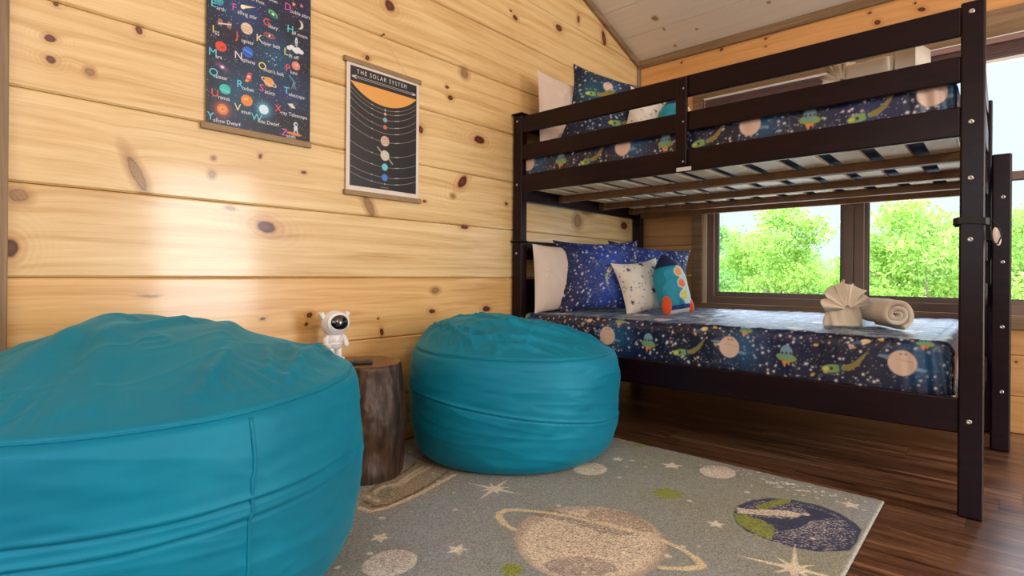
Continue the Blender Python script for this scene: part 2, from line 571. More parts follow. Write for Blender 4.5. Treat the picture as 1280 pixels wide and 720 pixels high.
def tube(bm, pts, r, n=8, closed=False):
    pts = [Vector(p) for p in pts]
    rings = []
    m = len(pts)
    prev = None
    for i, p in enumerate(pts):
        a = pts[i - 1] if (i > 0 or closed) else p
        c = pts[(i + 1) % m] if (i < m - 1 or closed) else p
        t = (c - a).normalized()
        if prev is None:
            u = t.orthogonal().normalized()
        else:
            u = (prev - t * prev.dot(t)).normalized()
        prev = u
        w = t.cross(u)
        rr = r[i] if isinstance(r, (list, tuple)) else r
        rings.append([bm.verts.new(p + (u * math.cos(2 * math.pi * k / n) + w * math.sin(2 * math.pi * k / n)) * rr) for k in range(n)])
    for i in range(m if closed else m - 1):
        A, B = rings[i], rings[(i + 1) % m]
        for k in range(n):
            bm.faces.new((A[k], A[(k + 1) % n], B[(k + 1) % n], B[k]))
    if not closed:
        bm.faces.new(rings[0][::-1])
        bm.faces.new(rings[-1])
    return bm


def lathe(bm, prof, n=32, mat=None, cap=True):
    mat = mat or Matrix.Identity(4)
    rings = []
    for r, z in prof:
        if r < 1e-6:
            rings.append([bm.verts.new(mat @ Vector((0, 0, z)))])
        else:
            rings.append([bm.verts.new(mat @ Vector((r * math.cos(2 * math.pi * k / n), r * math.sin(2 * math.pi * k / n), z))) for k in range(n)])
    for A, B in zip(rings, rings[1:]):
        for k in range(n):
            a = (A[0],) if len(A) == 1 else (A[k], A[(k + 1) % n])
            b_ = (B[0],) if len(B) == 1 else (B[(k + 1) % n], B[k])
            f = a + b_
            if len(f) > 2:
                bm.faces.new(f)
    if cap:
        if len(rings[0]) > 1:
            bm.faces.new(rings[0][::-1])
        if len(rings[-1]) > 1:
            bm.faces.new(rings[-1])
    return bm


def ellipsoid(bm, c, r, mat=None, seg=24, ring=16, power=1.0):
    m = Matrix.Translation(c)
    if mat is not None:
        m = m @ mat
    m = m @ Matrix.Diagonal((r[0], r[1], r[2], 1))
    bmesh.ops.create_uvsphere(bm, u_segments=seg, v_segments=ring, radius=1.0, matrix=m)
    return bm


def grid_mesh(name, P, colors=None, wrap_u=False, flip=False):
    """P: (nv, nu, 3) positions -> mesh of quads"""
    nv, nu = P.shape[:2]
    me = bpy.data.meshes.new(name)
    idx = np.arange(nv * nu).reshape(nv, nu)
    if wrap_u:
        a = idx[:-1, :]
        b = np.roll(idx, -1, axis=1)[:-1, :]
        c = np.roll(idx, -1, axis=1)[1:, :]
        d = idx[1:, :]
    else:
        a, b, c, d = idx[:-1, :-1], idx[:-1, 1:], idx[1:, 1:], idx[1:, :-1]
    q = np.stack([a, b, c, d], -1).reshape(-1, 4)
    if flip:
        q = q[:, ::-1]
    build_mesh(me, P.reshape(-1, 3), q, None if colors is None else colors.reshape(-1, 3))
    return me


def build_mesh(me, V, Q, colors=None):
    k = Q.shape[1]
    me.vertices.add(len(V))
    me.vertices.foreach_set('co', np.ascontiguousarray(V, dtype=np.float32).ravel())
    me.loops.add(Q.size)
    me.loops.foreach_set('vertex_index', np.ascontiguousarray(Q, dtype=np.int32).ravel())
    me.polygons.add(len(Q))
    me.polygons.foreach_set('loop_start', np.arange(0, Q.size, k, dtype=np.int32))
    me.polygons.foreach_set('loop_total', np.full(len(Q), k, dtype=np.int32))
    me.polygons.foreach_set('use_smooth', np.ones(len(Q), dtype=bool))
    me.update(calc_edges=True)
    me.validate()
    if colors is not None:
        at = me.color_attributes.new('Col', 'FLOAT_COLOR', 'POINT')
        rgba = np.ones((len(V), 4), dtype=np.float32)
        rgba[:, :3] = colors
        at.data.foreach_set('color', rgba.ravel())


# ---------------------------------------------------------------- printed-pattern canvas (metric, computed in numpy)
class Canvas:
    def __init__(self, x0, x1, y0, y1, res, base):
        self.x0, self.y0, self.res = x0, y0, res
        self.nx = int(round((x1 - x0) / res)) + 1
        self.ny = int(round((y1 - y0) / res)) + 1
        self.x = x0 + np.arange(self.nx) * res
        self.y = y0 + np.arange(self.ny) * res
        self.a = np.empty((self.ny, self.nx, 3))
        self.a[:] = base

    def win(self, cx, cy, r):
        i0 = max(0, int((cx - r - self.x0) / self.res)); i1 = min(self.nx, int((cx + r - self.x0) / self.res) + 2)
        j0 = max(0, int((cy - r - self.y0) / self.res)); j1 = min(self.ny, int((cy + r - self.y0) / self.res) + 2)
        if i1 <= i0 or j1 <= j0:
            return None
        X, Y = np.meshgrid(self.x[i0:i1], self.y[j0:j1])
        return (slice(j0, j1), slice(i0, i1)), X - cx, Y - cy

    def put(self, sl, al, col):
        al = np.clip(al, 0, 1)[..., None]
        self.a[sl] = self.a[sl] * (1 - al) + np.asarray(col) * al

    def ell(self, cx, cy, rx, ry, col, ang=0.0, alpha=1.0, soft=None):
        w = self.win(cx, cy, max(rx, ry) * 1.1 + 2 * self.res)
        if w is None:
            return
        sl, X, Y = w
        c, s = math.cos(ang), math.sin(ang)
        u, v = (X * c + Y * s) / rx, (-X * s + Y * c) / ry
        d = (np.sqrt(u * u + v * v) - 1) * min(rx, ry)
        self.put(sl, np.clip(0.5 - d / (soft or self.res), 0, 1) * alpha, col)

    def ring(self, cx, cy, rx, ry, wd, col, ang=0.0, alpha=1.0, a0=None, a1=None):
        w = self.win(cx, cy, max(rx, ry) * 1.2 + wd + 2 * self.res)
        if w is None:
            return
        sl, X, Y = w
        c, s = math.cos(ang), math.sin(ang)
        u, v = (X * c + Y * s), (-X * s + Y * c)
        q = np.sqrt((u / rx) ** 2 + (v / ry) ** 2) + 1e-9
        gx, gy = u / rx ** 2 / q, v / ry ** 2 / q
        d = np.abs((q - 1) / (np.sqrt(gx * gx + gy * gy) + 1e-9)) - wd / 2
        al = np.clip(0.5 - d / self.res, 0, 1) * alpha
        if a0 is not None:
            th = np.degrees(np.arctan2(v / ry, u / rx)) % 360
            m = (th >= a0) & (th <= a1) if a0 <= a1 else ((th >= a0) | (th <= a1))
            al = al * m
        self.put(sl, al, col)

    def glow(self, cx, cy, r, col, alpha=1.0, ry=None, ang=0.0):
        ry = ry or r
        w = self.win(cx, cy, max(r, ry) * 2.2)
        if w is None:
            return
        sl, X, Y = w
        c, s = math.cos(ang), math.sin(ang)
        u, v = (X * c + Y * s) / r, (-X * s + Y * c) / ry
        self.put(sl, np.exp(-(u * u + v * v) * 1.3) * alpha, col)

    def poly(self, pts, col, alpha=1.0):
        pts = np.array(pts, float)
        cx, cy = pts.mean(0)
        r = np.abs(pts - [cx, cy]).max() + 2 * self.res
        w = self.win(cx, cy, r)
        if w is None:
            return
        sl, X, Y = w
        X, Y = X + cx, Y + cy
        ins = np.zeros(X.shape, bool)
        dist = np.full(X.shape, 1e9)
        n = len(pts)
        for i in range(n):
            x1, y1 = pts[i]
            x2, y2 = pts[(i + 1) % n]
            dx, dy = x2 - x1, y2 - y1
            t = np.clip(((X - x1) * dx + (Y - y1) * dy) / (dx * dx + dy * dy + 1e-12), 0, 1)
            dist = np.minimum(dist, np.hypot(X - x1 - t * dx, Y - y1 - t * dy))
            cr = ((y1 > Y) != (y2 > Y)) & (X < (x2 - x1) * (Y - y1) / (y2 - y1 + 1e-15) + x1)
            ins ^= cr
        d = np.where(ins, -dist, dist)
        self.put(sl, np.clip(0.5 - d / self.res, 0, 1) * alpha, col)

    def line(self, p, q, wd, col, alpha=1.0):
        cx, cy = (p[0] + q[0]) / 2, (p[1] + q[1]) / 2
        r = max(abs(p[0] - q[0]), abs(p[1] - q[1])) / 2 + wd + 2 * self.res
        w = self.win(cx, cy, r)
        if w is None:
            return
        sl, X, Y = w
        X, Y = X + cx - p[0], Y + cy - p[1]
        dx, dy = q[0] - p[0], q[1] - p[1]
        t = np.clip((X * dx + Y * dy) / (dx * dx + dy * dy + 1e-12), 0, 1)
        d = np.hypot(X - t * dx, Y - t * dy) - wd / 2
        self.put(sl, np.clip(0.5 - d / self.res, 0, 1) * alpha, col)

    def star(self, cx, cy, r, col, n=5, inner=0.42, rot=0.0, alpha=1.0):
        if r < self.res * 1.3:
            self.ell(cx, cy, r, r, col, alpha=alpha)
            return
        pts = []
        for k in range(2 * n):
            rr = r if k % 2 == 0 else r * inner
            a = rot + math.pi * k / n + math.pi / 2
            pts.append((cx + rr * math.cos(a), cy + rr * math.sin(a)))
        self.poly(pts, col, alpha)

    def sample(self, X, Y):
        u = np.clip((X - self.x0) / self.res, 0, self.nx - 1.001)
        v = np.clip((Y - self.y0) / self.res, 0, self.ny - 1.001)
        i, j = u.astype(int), v.astype(int)
        fu, fv = (u - i)[..., None], (v - j)[..., None]
        a = self.a
        return (a[j, i] * (1 - fu) * (1 - fv) + a[j, i + 1] * fu * (1 - fv) + a[j + 1, i] * (1 - fu) * fv + a[j + 1, i + 1] * fu * fv)


def fbm2(X, Y, scale, seed=0, octs=4):
    """smooth value noise on arrays"""
    out = np.zeros(X.shape)
    amp, tot = 1.0, 0.0
    r = np.random.default_rng(seed)
    for o in range(octs):
        T = r.random((64, 64))
        u, v = X * scale * 2 ** o + 100.3, Y * scale * 2 ** o + 57.7
        i, j = np.floor(u).astype(int), np.floor(v).astype(int)
        fu, fv = u - i, v - j
        fu, fv = fu * fu * (3 - 2 * fu), fv * fv * (3 - 2 * fv)
        g = lambda a, b: T[b % 64, a % 64]
        out += amp * ((g(i, j) * (1 - fu) + g(i + 1, j) * fu) * (1 - fv) + (g(i, j + 1) * (1 - fu) + g(i + 1, j + 1) * fu) * fv)
        tot += amp
        amp *= 0.5
    return out / tot


# ---------------------------------------------------------------- lettering (flat text meshes, gathered in one mesh)
class Lettering:
    def __init__(self):
        self.V, self.F, self.Cc = [], [], []

    def add(self, text, size, fn, col, spacing=1.0, align='LEFT'):
        cu = bpy.data.curves.new('glyphs', 'FONT')
        cu.body = text
        cu.size = size
        cu.space_character = spacing
        cu.align_x = align
        cu.resolution_u = 3
        o = bpy.data.objects.new('glyphs', cu)
        COL.objects.link(o)
        dg = bpy.context.evaluated_depsgraph_get()
        me = o.evaluated_get(dg).to_mesh()
        base = len(self.V)
        wdt = 0.0
        for v in me.vertices:
            self.V.append(fn(v.co.x, v.co.y))
            self.Cc.append(col)
            wdt = max(wdt, v.co.x)
        for p in me.polygons:
            self.F.append([base + i for i in p.vertices])
        o.evaluated_get(dg).to_mesh_clear()
        bpy.data.objects.remove(o)
        bpy.data.curves.remove(cu)
        return wdt

    def build(self, name, mat, parent):
        me = bpy.data.meshes.new(name)
        me.from_pydata([tuple(v) for v in self.V], [], self.F)
        at = me.color_attributes.new('Col', 'FLOAT_COLOR', 'POINT')
        rgba = np.ones((len(self.V), 4), dtype=np.float32)
        rgba[:, :3] = np.array(self.Cc)
        at.data.foreach_set('color', rgba.ravel())
        self.V, self.F, self.Cc = [], [], []
        return link(name, me, mat, parent)

# ================================================================ THE ROOM
XW, YW = -2.125, 3.813          # poster wall, window wall
XR, YN = 3.6, -1.9              # unseen right wall and near wall
ZE, SL, YRIDGE = 2.447, 1.0 / 3.0, 0.95


def ceil_z(y):
    return ZE + (YW - y) * SL if y >= YRIDGE else ZE + (YW - YRIDGE) * SL - (YRIDGE - y) * SL


struct(box('floor', XW - 0.1, XR + 0.1, YN - 0.1, YW + 0.1, -0.12, 0.0, M_FLOOR))


def tinted(bm, tints, name, mat):
    """bm faces tagged by float layer -> Tint colour attribute on corners"""
    me = bpy.data.meshes.new(name)
    lay = bm.faces.layers.int.get('board')
    ids = [f[lay] for f in bm.faces]
    bm.normal_update()
    bm.to_mesh(me)
    bm.free()
    at = me.color_attributes.new('Tint', 'FLOAT_COLOR', 'CORNER')
    arr = np.ones((len(me.loops), 4), dtype=np.float32)
    for p, i in zip(me.polygons, ids):
        arr[p.loop_start:p.loop_start + p.loop_total, :3] = tints[i]
    at.data.foreach_set('color', arr.ravel())
    if isinstance(mat, list):
        for m_ in mat:
            me.materials.append(m_)
        me.polygons.foreach_set('material_index', np.array(ids, dtype=np.int32))
        mat = None
    for nm in ('board',):
        if nm in me.attributes:
            me.attributes.remove(me.attributes[nm])
    return link(name, me, mat)


def board(bm, lay, idn, quad, thick_vec, bev=0.006):
    """quad: 4 points of the front face; extruded by thick_vec; front edges chamfered"""
    vs_ = [bm.verts.new(p) for p in quad]
    bk = [bm.verts.new(Vector(p) + Vector(thick_vec)) for p in quad]
    fs = [bm.faces.new(vs_), bm.faces.new(bk[::-1])]
    for k in range(4):
        fs.append(bm.faces.new((vs_[k], bk[k], bk[(k + 1) % 4], vs_[(k + 1) % 4])))
    es = [e for e in fs[0].edges if abs((e.verts[0].co - e.verts[1].co).normalized().z) < 0.2]
    bm.faces.ensure_lookup_table()
    before = set(bm.faces) - set(fs)
    bmesh.ops.bevel(bm, geom=es, offset=bev, segments=1, profile=0.5, affect='EDGES')
    for f in set(bm.faces) - before:
        f[lay] = idn
    bmesh.ops.recalc_face_normals(bm, faces=list(set(bm.faces) - before))


# ---- poster wall: wide horizontal pine boards under the sloping ceiling
TINT_L = [(0.97, 0.84, 0.68), (0.98, 0.84, 0.68), (1.0, 0.87, 0.70), (1.0, 1.0, 0.98), (1.0, 1.0, 0.97), (0.99, 0.98, 0.94), (1.0, 0.97, 0.90),
          (0.98, 0.95, 0.88), (0.99, 0.96, 0.88), (0.98, 0.94, 0.84), (0.98, 0.93, 0.82), (1, .95, .85), (1, .95, .85)]
bm = bmesh.new()
lay = bm.faces.layers.int.new('board')
for i in range(len(SEAMS) - 1):
    z0, z1 = SEAMS[i] + 0.0012, SEAMS[i + 1] - 0.0012
    lim = lambda z: (min(YW, YW - (z - ZE) / SL - 0.004), max(YN, 2 * YRIDGE - YW + (z - ZE) / SL + 0.004))
    (b0, a0), (b1, a1) = lim(z0), lim(z1)
    if b1 - a1 < 0.02:
        z1 = ZE + (YW - YRIDGE) * SL - 0.02
        (b1, a1) = lim(z1)
        if z1 <= z0:
            continue
    board(bm, lay, i, [(XW, a0, z0), (XW, b0, z0), (XW, b1, z1), (XW, a1, z1)], (-0.028, 0, 0))
struct(box('wall_left_backing', XW - 0.12, XW - 0.0285, YN - 0.1, YW + 0.14, -0.1, 3.9, M_TRIM_V))
wl_ = struct(tinted(bm, TINT_L, 'wall_left', M_WALL_L))
# ---- window wall
TINT_B = [(0.95, 0.90, 0.85)] * 14
WINX0, WINX1, WINZ0, WINZ1 = -1.60, 0.29, 0.603, 2.195
bm = bmesh.new()
lay = bm.faces.layers.int.new('board')
BSE = [0.0, 0.19, 0.40, 0.603, 0.80, 1.02, 1.25, 1.47, 1.70, 1.93, 2.195, 2.440]
for i in range(len(BSE) - 1):
    z0, z1 = BSE[i] + 0.001, BSE[i + 1] - 0.001
    spans = [(XW, XR)] if (z1 <= WINZ0 + .001 or z0 >= WINZ1 - .001) else [(XW, WINX0), (WINX1, XR)]
    for (xa, xb) in spans:
        board(bm, lay, i, [(xb, YW, z0), (xa, YW, z0), (xa, YW, z1), (xb, YW, z1)], (0, 0.14, 0), bev=0.004)
TB = [(0.98, 0.93, 0.86), (1.0, 0.96, 0.9), (0.95, 0.92, 0.86), (0.86, 0.86, 0.84), (0.9, 0.86, 0.8), (0.84, 0.84, 0.82), (0.9, 0.9, 0.88), (0.9, 0.86, 0.8), (0.9, 0.9, 0.9), (0.95, 0.92, 0.88), (1.1, 1.02, 0.92)]
struct(tinted(bm, TB, 'wall_back', M_WALL_B))

# ---- unseen walls: right wall with a glass door opening, near wall with a wide opening behind the fill lamp
bm = bmesh.new()
bx(bm, XR, XR + 0.12, YN, 2.0, 0, 2.44)
bx(bm, XR, XR + 0.12, 3.1, YW, 0, 2.44)
bx(bm, XR, XR + 0.12, 2.0, 3.1, 2.12, 2.44)
vsg = [(XR, YN, 2.44), (XR, YW, 2.44), (XR, YRIDGE, ceil_z(YRIDGE))]
f1 = [bm.verts.new(p) for p in vsg]
f2 = [bm.verts.new((p[0] + 0.12, p[1], p[2])) for p in vsg]
bm.faces.new(f1); bm.faces.new(f2[::-1])
for k in range(3):
    bm.faces.new((f1[k], f2[k], f2[(k + 1) % 3], f1[(k + 1) % 3]))
M_PLAINPINE = plain('varnished_pine_plain', C(226, 186, 128), 0.4, var=0.1, scale=4)
struct(bm_obj('wall_right', bm, M_PLAINPINE))
bm = bmesh.new()
zn = ceil_z(YN)
bx(bm, XW, -1.0, YN - 0.12, YN, 0, zn)
bx(bm, 2.2, XR, YN - 0.12, YN, 0, zn)
bx(bm, -1.0, 2.2, YN - 0.12, YN, 0, 0.75)
bx(bm, -1.0, 2.2, YN - 0.12, YN, 2.15, zn)
struct(bm_obj('wall_near', bm, M_PLAINPINE))

# ---- ceiling: whitewashed boards running along the window wall, both slopes
bm = bmesh.new()
CW = 0.267
k = 0
y = YW
while y > YRIDGE + 0.01:
    y2 = max(YRIDGE, y - CW)
    for (ya, yb) in ((y, y2), (2 * YRIDGE - y, 2 * YRIDGE - y2)):
        ya = max(ya, YN - 0.12)
        if abs(ya - yb) < 0.02:
            continue
        n0 = Vector((0, 1 if ya > YRIDGE else -1, 3)).normalized()
        s = 1 if yb > ya else -1
        pa, pb = ya + s * 0.0015, yb - s * 0.0015
        if pa < YN - 0.12: pa = YN - 0.12
        q = [Vector((XW - .028, pa, ceil_z(pa))), Vector((XR + .1, pa, ceil_z(pa))), Vector((XR + .1, pb, ceil_z(pb))), Vector((XW - .028, pb, ceil_z(pb)))]
        lo = [bm.verts.new(v) for v in q]
        hi = [bm.verts.new(v + n0 * 0.03) for v in q]
        f = bm.faces.new(lo)
        bm.faces.new(hi[::-1])
        for j in range(4):
            bm.faces.new((lo[j], hi[j], hi[(j + 1) % 4], lo[(j + 1) % 4]))
        bmesh.ops.bevel(bm, geom=[f.edges[0], f.edges[2]], offset=0.003, segments=1, affect='EDGES')
    y = y2
bmesh.ops.recalc_face_normals(bm, faces=bm.faces)
# roof deck above the boards
for sgn, (ya, yb) in ((1, (YW + 0.5, YRIDGE)), (-1, (YRIDGE, YN - 0.6))):
    pts = [(XW - 0.5, ya), (XR + 0.5, ya), (XR + 0.5, yb), (XW - 0.5, yb)]
    zf = lambda yy: (ZE + (YW - yy) * SL if sgn == 1 else ZE + (YW - YRIDGE) * SL - (YRIDGE - yy) * SL) + 0.045
    lo = [bm.verts.new((px, py, zf(py))) for px, py in pts]
    hi = [bm.verts.new((px, py, zf(py) + 0.08)) for px, py in pts]
    bm.faces.new(lo); bm.faces.new(hi[::-1])
    for j in range(4):
        bm.faces.new((lo[j], hi[j], hi[(j + 1) % 4], lo[(j + 1) % 4]))
me = bpy.data.meshes.new('ceiling')
bm.to_mesh(me); bm.free()
at = me.color_attributes.new('Tint', 'FLOAT_COLOR', 'CORNER')
at.data.foreach_set('color', np.ones(len(me.loops) * 4, dtype=np.float32))
struct(link('ceiling', me, M_CEIL))

# ---- trims
struct(box('trim_1', XW, XR, YW - 0.022, YW, 2.392, 2.452, M_TRIM, bev=0.004))          # crown strip along the window wall
bm = bmesh.new()                                                                          # rake strip under the slope
t = Vector((0, -1, SL)).normalized()
n0 = Vector((0, -SL, -1)).normalized()
for (p0, ln, tt, nn) in (((XW, YW - 0.001, ZE), 3.02, t, n0),):
    p0 = Vector(p0)
    q = [p0, p0 + tt * ln, p0 + tt * ln + nn * 0.045, p0 + nn * 0.045]
    a = [bm.verts.new(v) for v in q]
    b_ = [bm.verts.new(v + Vector((0.022, 0, 0))) for v in q]
    bm.faces.new(a); bm.faces.new(b_[::-1])
    for j in range(4):
        bm.faces.new((a[j], b_[j], b_[(j + 1) % 4], a[(j + 1) % 4]))
bmesh.ops.recalc_face_normals(bm, faces=bm.faces)
struct(bm_obj('trim_2', bm, M_TRIM_Y))
bm = bmesh.new()                                                                          # quarter round in the corner
prof = [(0, 0)] + [(0.024 * math.cos(a), -0.024 * math.sin(a)) for a in [math.pi / 2 * i / 6 for i in range(7)]]
lo = [bm.verts.new((XW + p[0], YW + p[1], 0.0)) for p in prof]
hi = [bm.verts.new((XW + p[0], YW + p[1], 2.40)) for p in prof]
bm.faces.new(lo); bm.faces.new(hi[::-1])
for j in range(len(prof)):
    bm.faces.new((lo[j], hi[j], hi[(j + 1) % len(prof)], lo[(j + 1) % len(prof)]))
bmesh.ops.recalc_face_normals(bm, faces=bm.faces)
struct(bm_obj('trim_3', bm, M_TRIM_V))
struct(box('trim_4', XW, XW + 0.022, 0.05, 0.196, 0.0, 3.1, M_TRIM_V, bev=0.003))         # upright trim board at the left edge

# ---- windows: casing, two double-hung units with mullion between, and their blinds
bm = bmesh.new()
bx(bm, WINX0 - 0.075, WINX0 + 0.002, YW - 0.02, YW, WINZ0 - 0.07, WINZ1, 0.003)           # left casing
bx(bm, WINX0 - 0.075, WINX1 + 0.075, YW - 0.022, YW + 0.001, 2.045, WINZ1 + 0.0, 0.003)   # head casing
bx(bm, WINX1 - 0.002, WINX1 + 0.075, YW - 0.02, YW, WINZ0 - 0.07, WINZ1, 0.003)
bx(bm, WINX0 - 0.075, WINX1 + 0.075, YW - 0.022, YW, WINZ0 - 0.07, WINZ0 + 0.002, 0.003)  # apron
bx(bm, WINX0, WINX1, YW - 0.001, YW + 0.045, WINZ0 - 0.02, WINZ0 + 0.002, 0.001)
struct(bm_obj('trim_5', bm, M_TRIM))
M_JAMB = plain('cream_window_jamb', C(226, 208, 172), 0.5, var=0.05)


def dh_window(name, x0, x1):
    r = bpy.data.objects.new(name, None)
    COL.objects.link(r)
    r.location = ((x0 + x1) / 2, YW + 0.06, WINZ0)
    r['kind'] = 'structure'
    z0, z1 = WINZ0, 2.07
    y0, y1 = YW + 0.012, YW + 0.10
    bm = bmesh.new()
    fw = 0.05
    bx(bm, x0, x0 + fw, y0, y1, z0, z1, 0.003)
    bx(bm, x1 - fw, x1, y0, y1, z0, z1, 0.003)
    bx(bm, x0 + fw - .002, x1 - fw + .002, y0 + .001, y1 - .001, z0 + .0005, z0 + fw, 0.003)
    bx(bm, x0 + fw - .002, x1 - fw + .002, y0 + .001, y1 - .001, z1 - fw, z1 - .0005, 0.003)
    bm_obj('frame', bm, M_FRAMEV, r)
    zm = 1.33
    for nm, za, zb, yo in (('lower_sash', z0 + fw - .006, zm + 0.022, 0.02), ('upper_sash', zm - 0.022, z1 - fw + .006, 0.055)):
        bm = bmesh.new()
        s = 0.018
        bx(bm, x0 + fw - .006, x0 + fw + s, y0 + yo, y0 + yo + 0.03, za, zb, 0.002)
        bx(bm, x1 - fw - s, x1 - fw + .006, y0 + yo, y0 + yo + 0.03, za, zb, 0.002)
        bx(bm, x0 + fw + s - .002, x1 - fw - s + .002, y0 + yo + .001, y0 + yo + 0.029, za + .0005, za + 0.034, 0.002)
        bx(bm, x0 + fw + s - .002, x1 - fw - s + .002, y0 + yo + .001, y0 + yo + 0.029, zb - 0.044, zb - .0005, 0.002)
        sash = bm_obj(nm, bm, M_FRAMEV, r)
        bm = bmesh.new()
        a0, a1, c0, c1 = x0 + fw + s, x1 - fw - s, za + 0.034, zb - 0.044
        g = 0.005
        for (p, q, u, w) in ((a0, a0 + g, c0, c1), (a1 - g, a1, c0, c1), (a0, a1, c0, c0 + g), (a0, a1, c1 - g, c1)):
            bx(bm, p, q, y0 + yo + 0.006, y0 + yo + 0.024, u, w)
        bm_obj('gasket', bm, M_GASKET, sash)
        bm = bmesh.new()
        vv = [bm.verts.new(p) for p in ((a0, y0 + yo + .015, c0), (a1, y0 + yo + .015, c0), (a1, y0 + yo + .015, c1), (a0, y0 + yo + .015, c1))]
        bm.faces.new(vv)
        bm_obj('pane', bm, M_GLASS, sash)
    return r


dh_window('window_1', -1.575, -0.678)
dh_window('window_2', -0.672, 0.215)
bm = bmesh.new()
bx(bm, WINX0 + 0.002, -1.575, YW + 0.0, YW + 0.1, WINZ0, 2.07, 0.001)
bx(bm, 0.215, WINX1 - 0.002, YW + 0.0, YW + 0.1, WINZ0, 2.07, 0.001)
bx(bm, WINX0 + 0.002, WINX1 - 0.002, YW + 0.0, YW + 0.1, 2.07, 2.09, 0.001)
bx(bm, WINX0 + 0.002, WINX1 - 0.002, YW + 0.045, YW + 0.1, WINZ0 - 0.018, WINZ0 + 0.003, 0.001)
struct(bm_obj('trim_6', bm, M_JAMB))

def blind(x0, x1, z0, z1, label, hm=None, hh=0.034):
    hm = hm or M_BLIND
    r = root('window_blind', label, 'blind', ((x0 + x1) / 2, YW - 0.045, z0))
    box('headrail', x0, x1, YW - 0.075, YW - 0.023, z1 - hh, z1 - .006, hm, r, 0.003)
    box('headrail_highlight', x0, x1, YW - 0.078, YW - 0.023, z1 - 0.0058, z1, M_BLINDW, r, 0.001)  # white strip stands for light caught on the headrail's top edge
    bm = bmesh.new()
    n = 6
    zz = np.linspace(z0 + 0.016, z1 - hh, n + 1)
    for i in range(n):
        h = zz[i + 1] - zz[i]
        ym = YW - 0.049
        prof = [(ym - 0.022, zz[i] + h / 2), (ym, zz[i] + 0.001), (ym + 0.022, zz[i] + h / 2), (ym, zz[i + 1] - 0.0005)]
        a = [bm.verts.new((x0 + 0.004, p[0], p[1])) for p in prof]
        b_ = [bm.verts.new((x1 - 0.004, p[0], p[1])) for p in prof]
        bm.faces.new(a); bm.faces.new(b_[::-1])
        for j in range(4):
            bm.faces.new((a[j], b_[j], b_[(j + 1) % 4], a[(j + 1) % 4]))
    bmesh.ops.recalc_face_normals(bm, faces=bm.faces)
    bm_obj('pleats', bm, M_BLIND, r)
    box('bottom_rail', x0, x1, YW - 0.070, YW - 0.028, z0, z0 + 0.017, M_BLINDW, r, 0.004)


blind(-1.57, -0.685, 1.905, 2.035, 'raised pleated blind at the head of the window nearer the corner, behind the top bunk', M_BLINDW, 0.012)
blind(-0.665, 0.21, 1.905, 2.035, 'raised mauve pleated blind at the head of the right window, above the ladder')

# ================================================================ OUTDOORS
def leaf_mat(name, a, b_, c):
    m, nt, bs = new_mat(name)
    oi = nt.nodes.new('ShaderNodeNewGeometry')
    v = mapping(nt, (1.1, 1.1, 1.1))
    n = noise_tex(nt, v, 1.0, 3)
    f = mth(nt, 'ADD', mth(nt, 'MULTIPLY', oi.outputs['Random Per Island'], 0.5), mth(nt, 'MULTIPLY', n, 0.5))
    col = ramp(nt, f, [(0.2, a), (0.5, b_), (0.8, c)])
    out = [x for x in nt.nodes if x.type == 'OUTPUT_MATERIAL'][0]
    df = nt.nodes.new('ShaderNodeBsdfDiffuse')
    tr = nt.nodes.new('ShaderNodeBsdfTranslucent')
    nt.links.new(col, df.inputs[0]); nt.links.new(col, tr.inputs[0])
    mx = nt.nodes.new('ShaderNodeMixShader')
    mx.inputs[0].default_value = 0.45
    nt.links.new(df.outputs[0], mx.inputs[1]); nt.links.new(tr.outputs[0], mx.inputs[2])
    nt.links.new(mx.outputs[0], out.inputs[0])
    nt.nodes.remove(bs)
    return m


M_LEAF = leaf_mat('fresh_green_leaves', C(122, 162, 64), C(168, 202, 100), C(208, 228, 142))
M_LEAF2 = leaf_mat('deep_green_leaves', C(96, 142, 80), C(140, 182, 104), C(178, 208, 130))
M_BARK = plain('grey_tree_bark', C(120, 106, 92), 0.9, var=0.3, scale=9, bmp=0.5)
M_GROUND = plain('pale_bounce_ground', C(214, 204, 190), 0.95, var=0.12, scale=0.8)  # unseen ground, made pale so it bounces sunlight up to slats and ceiling
GZ = -3.2
bm = bmesh.new()
bx(bm, -60, 60, YW + 0.6, 120, GZ - 0.5, GZ)
struct(bm_obj('ground', bm, M_GROUND))


def make_foliage(seed, rx, rz, nblob, nleaf, size, gap=0.0):
    """many small leaf sprays on a lumpy crown; the outline is ragged and see-through at the rim"""
    r = np.random.default_rng(seed)
    lobes = []
    for i in range(9):
        a = i * 2.4 + seed
        z = -0.75 + 1.65 * (i / 8)
        w = math.sqrt(max(0.05, 1 - (z * 0.92) ** 2))
        lobes.append((np.array([math.cos(a) * rx * .45 * w, math.sin(a) * rx * .45 * w, z * rz]), rx * r.uniform(.38, .56)))
    Vs = []
    sprays = nleaf // 26
    for k in range(sprays):
        c, br = lobes[r.integers(0, 9)]
        d = r.normal(size=3); d /= np.linalg.norm(d)
        c2 = c + d * br * r.uniform(0.35, 1.12) * np.array([1, 1, .8])
        per = 26
        p = c2 + r.normal(size=(per, 3)) * np.array([.17, .17, .08])
        a = r.normal(size=(per, 3)); a /= np.linalg.norm(a, axis=1)[:, None]
        b2 = np.cross(a, r.normal(size=(per, 3))); b2 /= np.linalg.norm(b2, axis=1)[:, None]
        s = size * r.uniform(0.5, 1.3, size=(per, 1))
        q = np.stack([p - a * s, p - b2 * s * 0.5, p + a * s, p + b2 * s * 0.5], 1)
        Vs.append(q.reshape(-1, 3))
    V = np.concatenate(Vs)
    Q = np.arange(len(V)).reshape(-1, 4)
    me = bpy.data.meshes.new('foliage')
    build_mesh(me, V, Q)
    return me


